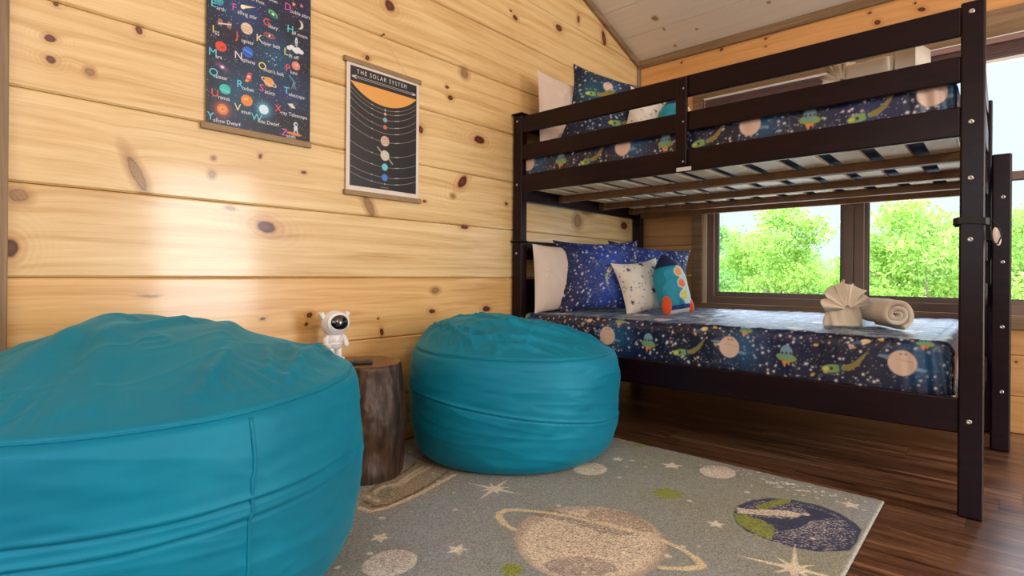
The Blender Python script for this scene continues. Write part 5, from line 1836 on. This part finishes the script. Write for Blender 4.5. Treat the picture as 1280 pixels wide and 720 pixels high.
def m_rocket(cv, x, y, s, a=0.15, tail=True, body=None, flame=None):
    c, sn = math.cos(a), math.sin(a)
    R2 = lambda u, v: (x + u * c - v * sn, y + u * sn + v * c)
    if tail:
        cv.poly([R2(.30 * s, .10 * s), R2(.75 * s, .22 * s), R2(1.45 * s, .75 * s), R2(1.0 * s, .12 * s), R2(.6 * s, -.12 * s), R2(.3 * s, -.12 * s)], C3(140, 130, 66) if flame is None else flame)
    cv.ell(*R2(-.12 * s, 0), .46 * s, .19 * s, C3(128, 168, 104) if body is None else body, a)
    cv.ell(*R2(-.40 * s, 0), .14 * s, .10 * s, C3(206, 206, 96) if body is None else C3(220, 120, 80), a)
    cv.poly([R2(.16 * s, .17 * s), R2(.30 * s, .26 * s), R2(.26 * s, 0), R2(.34 * s, -.24 * s), R2(.18 * s, -.16 * s)], C3(34, 66, 110))
    cv.ell(*R2(-.16 * s, .0), .075 * s, .075 * s, C3(30, 40, 70))


def m_comet(cv, x, y, s):
    cv.poly([(x, y + .16 * s), (x, y - .16 * s), (x - s, y - .34 * s)], C3(66, 112, 160), .8)
    cv.ell(x, y, .26 * s, .17 * s, C3(226, 200, 150), .2)


def starfield(cv, seed, x0, x1, y0, y1, dens=1.0):
    rr = np.random.default_rng(seed)
    A = (x1 - x0) * (y1 - y0)
    for k in range(int(A * 2300 * dens)):
        cv.ell(rr.uniform(x0, x1), rr.uniform(y0, y1), *([rr.uniform(.0008, .0019)] * 2), C3(226, 226, 240), alpha=rr.uniform(.55, 1))
    for k in range(int(A * 800 * dens)):
        cv.star(rr.uniform(x0, x1), rr.uniform(y0, y1), rr.uniform(.0042, .0078), C3(240, 240, 248) if rr.random() > .12 else C3(226, 196, 150), rot=rr.uniform(0, 1))
    for k in range(int(A * 16 * dens)):
        cv.ell(rr.uniform(x0, x1), rr.uniform(y0, y1), .009, .005, C3(216, 172, 96), rr.uniform(-1, 1))
    for k in range(int(A * 22 * dens)):
        p = (rr.uniform(x0, x1), rr.uniform(y0, y1))
        for q in range(3):
            a_ = rr.uniform(0, 6.3)
            p2 = (p[0] + .05 * math.cos(a_), p[1] + .05 * math.sin(a_))
            cv.line(p, p2, .0012, C3(150, 160, 190), .6)
            p = p2


def quilt_print(x0, x1, L, fh, seed, first, zoff, motifs):
    """canvas of a quilt: x along the bed, y measured from the front hem over the top"""
    cv = Canvas(x0, x1, 0, L, 0.0024, NAV)
    Xc, Yc = np.meshgrid(cv.x, cv.y)
    nb = np.clip((fbm2(Xc, Yc, 3.2, seed, 3) - .42) * 2.2, 0, 1)[..., None] * .7
    cv.a = cv.a * (1 - nb) + C3(16, 40, 104) * nb
    nb = np.clip((fbm2(Xc, Yc, 4.0, seed + 7, 3) - .55) * 2.2, 0, 1)[..., None] * .7
    cv.a = cv.a * (1 - nb) + C3(12, 14, 40) * nb
    rows = [(0.0, zoff)]
    for j in range(1, 6):
        rows.append((0.23 * (j % 2), zoff + j * 0.215))
    for k in range(-1, 5):
        for (ox, oy) in rows:
            X0 = first - .612 * k + ox
            cv_ = cv
            if oy > L: continue
            cv.glow(X0 + .055, oy + .01, .08, C3(26, 88, 138), 0.7)
    starfield(cv, seed, x0, x1, 0, fh + .03)
    starfield(cv, seed + 1, x0, x1, fh + .03, L, .45)
    for k in range(-1, 5):
        for (ox, oy) in rows:
            X0 = first - .612 * k + ox
            m_planet(cv, X0, oy, .043)
            m_ufo(cv, X0 + .228, oy - .012, .068)
            m_rocket(cv, X0 + .402, oy - .044, .082)
            m_comet(cv, X0 + .50, oy + .070, .06)
            m_ufo(cv, X0 + .065, oy + .084, .048)
            cv.ell(X0 + .545, oy + .082, .011, .005, C3(236, 180, 80), -.5)
            cv.ell(X0 + .46, oy + .045, .009, .005, C3(236, 170, 100), -.9)
    return cv


def quilt(label, ztop, zhem, xa, xb, yf, ybk, foot_drop, seed, first, zoff):
    L = (ztop - zhem) + (ybk - yf) + 0.12
    cv = quilt_print(xa - .02, xb + foot_drop + .02, L, ztop - zhem, seed, first, zoff, None)
    rad_ = 0.040
    fh = ztop - zhem
    # arclength param v -> (y, drop)
    v = np.r_[np.linspace(0, fh + .03, int(fh / .0026)), np.linspace(fh + .036, L - .12, 130), np.linspace(L - .11, L, 20)]
    def wrap(s, r_):      # s: distance past the start of the bend -> (outward, down)
        a_ = np.clip(s / r_, 0, math.pi / 2)
        return r_ * np.sin(a_), r_ * (1 - np.cos(a_)) + np.maximum(s - r_ * math.pi / 2, 0)
    bend = rad_ * math.pi / 2
    flat_f = fh - rad_ + bend           # arclength where the top's flat part begins
    o_f, d_f = wrap(flat_f - v, rad_)
    o_f, d_f = np.where(v < flat_f, o_f, 0), np.where(v < flat_f, d_f, 0)
    yy = yf + rad_ + np.maximum(v - flat_f, 0) - o_f
    flat_b = flat_f + (ybk - yf - 2 * rad_)
    o_b, d_b = wrap(v - flat_b, rad_)
    yy = np.where(v > flat_b, ybk - rad_ + o_b, yy)
    d_v = np.where(v > flat_b, d_b, d_f)
    u = np.linspace(xa, xb - rad_ + bend + foot_drop, int((xb - xa + foot_drop) / .0030))
    o_u, d_u = wrap(u - (xb - rad_), rad_)
    xx = np.where(u > xb - rad_, xb - rad_ + o_u, u)
    XX, YY = np.meshgrid(xx, yy)
    DU, DV = np.meshgrid(d_u, d_v)
    UU, VV = np.meshgrid(u, v)
    D = (DU ** 4 + DV ** 4) ** 0.25
    # round the upright corner
    cu, cvv = np.clip(DU / .08, 0, 1), np.clip(DV / .08, 0, 1)
    k_ = cu * cvv
    XX = XX - k_ * .022 * (YY < (yf + ybk) / 2)
    YY = YY + k_ * .022 * (YY < (yf + ybk) / 2)
    ZZ = ztop - D
    # soft wrinkles and quilting puffs
    w1 = (fbm2(UU, VV, 6, seed + 3, 3) - .5) * .014
    puff = (np.abs(np.sin(UU * math.pi / .09)) * np.abs(np.sin(VV * math.pi / .09))) ** .5 * .004
    topm = np.clip(1 - DV / .03, 0, 1) * np.clip(1 - DU / .03, 0, 1)
    ZZ += topm * (w1 + puff + 0.003 * (fbm2(UU * 3, VV, 20, seed + 5, 2) - .5))
    frm = np.clip(DV / .03, 0, 1) * (YY < yf + .1)
    YY += frm * (-.5 * np.abs(w1) * 1.0 + (fbm2(UU, VV * .3, 16, seed + 6, 2) - .5) * .010 + .004)
    ends = np.clip((UU - (xb - .16)) / .1, 0, 1)
    YY += frm * ends * .006 * np.sin(UU * 120 + VV * 12)
    P = np.stack([XX, YY, ZZ], -1)
    me = grid_mesh('quilt', P, cv.sample(UU, VV))
    q = link('space_quilt', me, M_FABRIC, None, True)
    return tag(q, label, 'quilt')


quilt('navy space-print quilt spread over the bottom bunk, hanging inside the lower rail', 0.574, 0.392, BXL + .072, BXR - PW - .008, YF + .030, yb0 + .012, 0.14, 41, -0.269, 0.486 - 0.392 + .004)
quilt('navy space-print quilt on the top bunk, showing between the guard rails', 1.480, 1.315, BXL + .072, BXR - PW - .006, YF + .031, yb0 + .012, 0.10, 57, -0.189, 1.436 - 1.315)


def pillow_matrix(B, nrm, lean, roll=0.0):
    n_ = Vector((nrm[0], nrm[1], 0)).normalized()
    u_ = Vector((-n_.y, n_.x, 0))
    up = Vector((0, 0, 1))
    l = math.radians(lean)
    v_ = (up * math.cos(l) - n_ * math.sin(l))
    w_ = (n_ * math.cos(l) + up * math.sin(l))
    M3 = Matrix((u_, v_, w_)).transposed().to_4x4()
    return Matrix.Translation(B) @ M3 @ Matrix.Rotation(math.radians(roll), 4, 'Z')


def pillow(name, label, cat, w, h, t, mtx, front, back, seed, flop=0.0, pinch=0.13, res=0.004, mat=None, group=None, outline=None):
    nu, nv_ = int(w / res), int(h / res)
    a, b = np.linspace(-1, 1, nu), np.linspace(-1, 1, nv_)
    A, B_ = np.meshgrid(a, b)
    u, v = np.sin(A * math.pi / 2) , np.sin(B_ * math.pi / 2)
    u, v = A * .6 + u * .4, B_ * .6 + v * .4
    prof = (np.clip(1 - np.abs(u) ** 2.4, 0, 1) ** .62) * (np.clip(1 - np.abs(v) ** 2.4, 0, 1) ** .62)
    U = u * w / 2 * (1 - pinch * (1 - v ** 2) * np.abs(u) ** 1.5)
    V = h / 2 + v * h / 2 * (1 - pinch * (1 - u ** 2) * np.abs(v) ** 1.5)
    if outline is not None:
        U = U * outline((V / h))
    wr = (fbm2(U, V, 9, seed, 3) - .5)
    rid = (1 - np.abs(2 * fbm2(U + .3 * wr, V, 7, seed + 1, 2) - 1)) ** 5
    rc = np.hypot(np.abs(u) - 1, np.abs(v) - 1)
    Wf = t / 2 * prof * (1 + .25 * wr) + prof * .016 * rid
    Wb = -t / 2 * prof * (1 + .2 * wr)
    bendf = flop * (v > 0) * v ** 2
    Vs, Cs = [], []
    for s, W in ((1, Wf), (-1, Wb)):
        Vs.append(np.stack([U, V, W - bendf], -1))
    Fc = front(U, V) if callable(front) else np.broadcast_to(front, U.shape + (3,))
    Bc = back(U, V) if callable(back) else np.broadcast_to(back, U.shape + (3,))
    n0_ = U.size
    idx = np.arange(n0_).reshape(U.shape)
    q1 = np.stack([idx[:-1, :-1], idx[:-1, 1:], idx[1:, 1:], idx[1:, :-1]], -1).reshape(-1, 4)
    q2 = q1[:, ::-1] + n0_
    # edge strip closes the seam
    bd = np.r_[idx[0, :], idx[1:, -1], idx[-1, -2::-1], idx[-2:0:-1, 0]]
    nb_ = np.roll(bd, -1)
    q3 = np.stack([bd, bd + n0_, nb_ + n0_, nb_], -1)
    PV = np.concatenate([x.reshape(-1, 3) for x in Vs])
    CC = np.concatenate([Fc.reshape(-1, 3), Bc.reshape(-1, 3)])
    me = bpy.data.meshes.new(name)
    build_mesh(me, PV, np.concatenate([q1, q2, q3]), CC)
    me.materials.append(mat or M_CUSHION)
    o = bpy.data.objects.new(name, me)
    COL.objects.link(o)
    o.matrix_world = mtx
    return tag(o, label, cat, group)


CREAMF, WHF = C3(226, 208, 196), C3(232, 226, 218)


def sham_canvas(w, h, seed, motifs, gl, gc=(52, 86, 186)):
    cv = Canvas(-w / 2, w / 2, 0, h, 0.0022, C3(14, 20, 56))
    Xc, Yc = np.meshgrid(cv.x, cv.y)
    g = np.exp(-((Xc - gl * w) / (w * .30)) ** 2)[..., None] * .85
    cv.a = cv.a * (1 - g) + C3(*gc) * g
    nb = np.clip((fbm2(Xc, Yc, 8, seed, 3) - .45) * 2, 0, 1)[..., None] * .5
    cv.a = cv.a * (1 - nb) + C3(20, 30, 84) * nb
    starfield(cv, seed, -w / 2, w / 2, 0, h, .9)
    motifs(cv)
    return lambda U, V: cv.sample(U, V)


def white_star_canvas(w, h, seed):
    cv = Canvas(-w / 2, w / 2, 0, h, 0.002, WHF)
    rr = np.random.default_rng(seed)
    pts = [(.02, .30 * h / .34, .022), (-.09, .80 * h, .017), (.09, .78 * h, .016), (-.02, .64 * h, .010), (.055, .62 * h, .010), (-.12, .22 * h, .015), (.12, .18 * h, .013), (.1, .4 * h, .008)]
    cv.star(.03, .36 * h, .024, C3(24, 34, 78))
    for x, y, q in pts: cv.star(x, y, q, C3(28, 38, 84), rot=rr.uniform(0, 1))
    for k in range(60):
        cv.ell(rr.uniform(-w / 2, w / 2), rr.uniform(0, h), *([rr.uniform(.0025, .0045)] * 2), C3(30, 38, 76))
    return lambda U, V: cv.sample(U, V)


def back_star(w, h, seed):
    cv = Canvas(-w / 2, w / 2, 0, h, 0.003, CREAMF)
    rr = np.random.default_rng(seed)
    for k in range(60):
        cv.star(rr.uniform(-w / 2, w / 2), rr.uniform(0, h), rr.uniform(.006, .014), C3(40, 44, 70), rot=rr.uniform(0, 1))
    return lambda U, V: cv.sample(U, V)


# ---- bottom bunk
ZQ = 0.575
pillow('bed_pillow', 'plain cream pillow upright against the headboard of the bottom bunk', 'pillow', 0.46, 0.40, 0.11, pillow_matrix((-1.982, 2.640, ZQ), (1, -.05), 3), CREAMF, CREAMF, 61, pinch=.06)


def mot_a(cv):
    m_rocket(cv, .03, .235, .062, -2.2, True, C3(236, 230, 220), C3(150, 176, 170))
    cv.ell(.01, .40, .01, .01, C3(230, 230, 240))


pillow('sham_pillow', 'navy starry sham with a small white rocket, at the front of the bottom bunk pillows', 'pillow', 0.56, 0.46, 0.14, pillow_matrix((-1.775, 2.800, ZQ), (.80, -.60), 17, 1), sham_canvas(.56, .46, 71, mot_a, .08), back_star(.56, .46, 5), 62)
pillow('sham_pillow', 'navy starry sham half hidden behind the white star cushion on the bottom bunk', 'pillow', 0.58, 0.46, 0.14, pillow_matrix((-1.745, 3.285, ZQ), (.72, -.69), 20, -7), sham_canvas(.58, .46, 72, lambda c: None, .0), back_star(.58, .46, 6), 63)
pillow('star_cushion', 'white cushion with navy stars propped on the bottom bunk shams', 'cushion', 0.335, 0.335, 0.11, pillow_matrix((-1.545, 2.935, ZQ), (.90, -.44), 20, 7), white_star_canvas(.335, .335, 8), WHF, 64)


def rocket_cushion(label, B, nrm, lean, roll, seed):
    w, h = 0.20, 0.36
    cv = Canvas(-w / 2, w / 2, 0, h, 0.002, C3(30, 150, 180))
    Xc, Yc = np.meshgrid(cv.x, cv.y)
    al = (Xc > .035)[..., None]
    cv.a = np.where(al, C3(190, 226, 226), cv.a)  # pale strip paints window light down the cushion's right side
    cv.a = np.where((Yc > .272)[..., None], C3(20, 34, 70), cv.a)
    cv.a = np.where((Yc < .045)[..., None], C3(30, 66, 130), cv.a)
    cv.a = np.where((Yc < .022)[..., None], C3(226, 226, 226), cv.a)
    for (y, c) in ((.235, C3(240, 170, 90)), (.165, C3(236, 130, 96)), (.095, C3(214, 222, 120))):
        cv.ell(.040, y, .030, .030, C3(240, 220, 200)); cv.ell(.040, y, .024, .024, c)
    mt = pillow_matrix(B, nrm, lean, roll)
    rt = bpy.data.objects.new('rocket_cushion', None)
    COL.objects.link(rt)
    rt.matrix_world = mt
    tag(rt, label, 'cushion')
    ol = lambda q: np.clip(1.02 - 0.95 * np.clip((q - .55) / .45, 0, 1) ** 1.9, .06, 1.1) * (0.86 + .14 * np.clip(q / .25, 0, 1))
    b = pillow('body', 'x', 'x', w, h, .11, Matrix.Identity(4), lambda U, V: cv.sample(U, V), C3(30, 150, 180), seed, pinch=.02, outline=ol)
    for k in ('label', 'category'): del b[k]
    b.parent = rt
    for (x, z, a_) in ((-.075, .045, 24), (.075, .0, -20)):
        bm = bmesh.new()
        m = Matrix.Translation((x, .052, .035 if x < 0 else 0.0)) @ Matrix.Rotation(math.radians(-a_ * .6), 4, 'Z')
        ellipsoid(bm, (0, 0, 0), (.030, .058, .022), m, 20, 14)
        for f in bm.faces: f.smooth = True
        me = bpy.data.meshes.new('fin'); bm.to_mesh(me); bm.free()
        me.materials.append(M_ORANGE)
        f_ = bpy.data.objects.new('fin', me); COL.objects.link(f_); f_.parent = rt
        f_['label'] = 'orange fin'
    return rt


M_ORANGE = plain('orange_plush', C(232, 84, 36), 0.85, var=0.06, scale=160, bmp=0.1, sheen=0.3)
rocket_cushion('teal rocket-shaped cushion with orange fins at the right of the bottom bunk pillows', (-1.385, 2.965, ZQ + .004), (.78, -.62), 16, 8, 65)
# ---- top bunk
ZU = 1.482
pillow('bed_pillow', 'plain cream pillow upright at the far left end of the top bunk', 'pillow', 0.48, 0.49, 0.13, pillow_matrix((-1.960, 2.66, ZU), (1, -.05), 3), CREAMF, CREAMF, 81, pinch=.06)


def mot_b(cv):
    m_planet(cv, -.06, .40, .03)
    m_rocket(cv, -.12, .33, .09, .1)
    m_rocket(cv, .03, .18, .10, .2)
    cv.glow(-.15, .34, .08, C3(20, 96, 116), .8)
    m_rocket(cv, -.14, .33, .08, .1)


pillow('sham_pillow', 'navy space-print sham leaning at the left end of the top bunk', 'pillow', 0.56, 0.53, 0.14, pillow_matrix((-1.745, 2.735, ZU + .02), (.80, -.60), 12, -13), sham_canvas(.56, .53, 73, mot_b, -.1, (18, 50, 84)), back_star(.56, .53, 7), 82, flop=.0)
pillow('star_cushion', 'white cushion with small navy stars on the top bunk behind the guard rails', 'cushion', 0.35, 0.36, 0.11, pillow_matrix((-1.535, 2.86, ZU + .035), (.85, -.52), 10, -16), white_star_canvas(.34, .34, 9), WHF, 84)
rocket_cushion('teal rocket-shaped cushion on the top bunk, seen between the guard rails', (-1.375, 2.88, ZU + .004), (.78, -.62), 12, -8, 85)

# ================================================================ TOWELS
def roll_towel(label, c, axis, L, R_, turns, z0, seed, group=None):
    """spiral-rolled towel; c: centre of the visible end, axis: unit direction away from that end"""
    ax = Vector((axis[0], axis[1], 0)).normalized()
    sd = Vector((-ax.y, ax.x, 0))
    th_t = 0.010
    n_ = 150
    pitch = (R_ - .012) / (turns * 2 * math.pi)
    bm = bmesh.new()
    nl = 14
    rows = []
    total = turns * 2 * math.pi
    for side in (0, 1):
        for j in range(nl + 1):
            row = []
            for i in range(n_ + 1):
                t = i / n_
                a = t * total + 0.6
                rr_ = .012 + pitch * t * total - (side * min(.93 * pitch * 2 * math.pi, .024))
                rr_ = max(rr_, .004)
                rr_ *= 1 + .03 * math.sin(3 * a + seed) * t
                s = j / nl
                off = L * s + .006 * math.sin(a * 1.3 + side) * (1 if j == 0 else 0) - .016 * (1 - t) * 0
                e = 1 - 0.05 * (abs(2 * s - 1) ** 6)
                y = rr_ * math.sin(a) * e
                x = rr_ * math.cos(a) * e
                nz = noise.noise(Vector((a * 1.5, s * 4, seed))) * .003
                p = Vector(c) + ax * off + sd * (x * (1 + nz * 10)) + Vector((0, 0, y * .94 + nz))
                p.z = max(p.z, z0 + .001)
                row.append(bm.verts.new(p))
            rows.append(row)
    H_ = nl + 1
    for j in range(nl):
        for i in range(n_):
            bm.faces.new((rows[j][i], rows[j][i + 1], rows[j + 1][i + 1], rows[j + 1][i]))
            bm.faces.new((rows[H_ + j + 1][i], rows[H_ + j + 1][i + 1], rows[H_ + j][i + 1], rows[H_ + j][i]))
    for j in (0, nl):
        for i in range(n_):
            q = (rows[j][i], rows[H_ + j][i], rows[H_ + j][i + 1], rows[j][i + 1])
            bm.faces.new(q if j == 0 else q[::-1])
    for j in range(nl):
        for i in (0, n_):
            q = (rows[j][i], rows[j + 1][i], rows[H_ + j + 1][i], rows[H_ + j][i])
            bm.faces.new(q if i else q[::-1])
    bmesh.ops.recalc_face_normals(bm, faces=bm.faces)
    for f in bm.faces: f.smooth = True
    o = bm_obj('rolled_towel', bm, M_TOWEL)
    sol = o.modifiers.new('soft', 'SUBSURF'); sol.levels = 1; sol.render_levels = 1
    return tag(o, label, 'towel', group)


def fan_towel(label, B, nrm, W, Hh, seed, s=1.0):
    """wash cloth pleated into a fan above a wrapped base"""
    mt = pillow_matrix(B, nrm, 4)
    rt = bpy.data.objects.new('fan_folded_towel', None)
    COL.objects.link(rt)
    rt.matrix_world = mt
    tag(rt, label, 'towel')
    # fan
    n_, m_ = 120, 26
    A, Q = np.meshgrid(np.linspace(math.radians(12), math.radians(184), n_), np.linspace(0, 1, m_))
    pl = np.abs((((A + .06 * np.sin(A * 5 + seed)) / math.radians(188) * 7.5) % 1) * 2 - 1) ** .8
    rad_ = .012 + Q * W * .52 * (1 + .05 * np.sin(A * 9)) * (1 - .10 * np.exp(-((A - 2.8) / .4) ** 2))
    x = np.cos(A) * rad_
    y = np.sin(A) * rad_ * 1.30 + Hh * .42
    x += .010 * Q ** 3 * np.sin(A * 13 + seed); y += .010 * Q ** 3 * np.cos(A * 11)
    z = (pl - .5) * .036 * Q ** .8 + .030 + .016 * Q ** 4 * np.sin(A * 3.1 + 1) + .012 * np.sin(A * 2.2) * Q + .018 * (1 - Q)
    F = np.stack([x, y, z], -1)
    Bk = F.copy(); Bk[..., 2] -= .007
    V = np.concatenate([F.reshape(-1, 3), Bk.reshape(-1, 3)])
    idx = np.arange(n_ * m_).reshape(m_, n_)
    q1 = np.stack([idx[:-1, :-1], idx[:-1, 1:], idx[1:, 1:], idx[1:, :-1]], -1).reshape(-1, 4)
    k = n_ * m_
    bd = np.r_[idx[0, :], idx[1:, -1], idx[-1, -2::-1], idx[-2:0:-1, 0]]
    nb_ = np.roll(bd, -1)
    me = bpy.data.meshes.new('pleated_fan')
    build_mesh(me, V, np.concatenate([q1, q1[:, ::-1] + k, np.stack([bd, bd + k, nb_ + k, nb_], -1)]))
    me.materials.append(M_TOWEL)
    o = bpy.data.objects.new('pleated_fan', me); COL.objects.link(o); o.parent = rt
    # wrapped base
    nu_, nv2 = 72, 40
    TH_, T_ = np.meshgrid(np.linspace(0, 2 * math.pi, nu_, endpoint=False), np.linspace(0, 1, nv2))
    wv = .5 * W * (.98 - .22 * np.sin(T_ * math.pi * .55) ** 2)
    dp = .045 * (1 - .25 * T_)
    e_ = np.clip(np.minimum(T_ / .04, (1 - T_) / .10), 0, 1) ** .5
    fold = 1 + .06 * np.sin(TH_ * 5 + T_ * 3 + seed) + .05 * np.sin(TH_ * 9 - T_ * 5)
    P = np.stack([np.cos(TH_) * wv * fold * e_, T_ * Hh * .66, np.sin(TH_) * dp * fold * e_ - .004], -1)
    me = grid_mesh('wrapped_base', P, wrap_u=True, flip=True)
    me.materials.append(M_TOWEL)
    o = bpy.data.objects.new('wrapped_base', me); COL.objects.link(o); o.parent = rt
    return rt


ztw = ZQ + .004
roll_towel('cream towel rolled in a spiral on the bottom bunk, right of the fan', (-.315, 2.66, ztw + .068), (-.50, .86), .27, .072, 2.6, ztw, 2)
fan_towel('cream washcloth folded into a pleated fan on the bottom bunk', (-.515, 2.715, ztw), (.50, -.86), .150, .185, 4)
zt2 = ZU + .004
roll_towel('cream towel rolled on the top bunk, glimpsed between the guard rails', (-.315, 2.56, zt2 + .098), (-1, .10), .15, .100, 3.0, zt2, 5)
fan_towel('cream washcloth fan at the left of the towel on the top bunk', (-.50, 2.52, zt2), (.45, -.88), .125, .185, 7)

# small folded cloth block at the right of the upper roll
bm = bmesh.new()
n_ = 26
prof = []
for i in range(n_):
    a = math.pi * i / (n_ - 1)
    prof.append((.033 * math.cos(a), .178 + .012 * math.sin(a)))
outer = [(.034, 0.0)] + prof + [(-.034, 0.0)]
m4 = Matrix.Translation((-.262, 2.56, zt2)) @ Matrix.Rotation(math.radians(-14), 4, 'Z')
vsA = [bm.verts.new(m4 @ Vector((x, -.07, z))) for x, z in outer]
vsB = [bm.verts.new(m4 @ Vector((x, .07, z))) for x, z in outer]
bm.faces.new(vsA[::-1]); bm.faces.new(vsB)
for i in range(len(outer)):
    j = (i + 1) % len(outer)
    bm.faces.new((vsA[i], vsA[j], vsB[j], vsB[i]))
bmesh.ops.recalc_face_normals(bm, faces=bm.faces)
tag(bm_obj('folded_towel', bm, M_TOWEL), 'cream towel folded upright at the right end of the rolled towel, top bunk', 'towel')
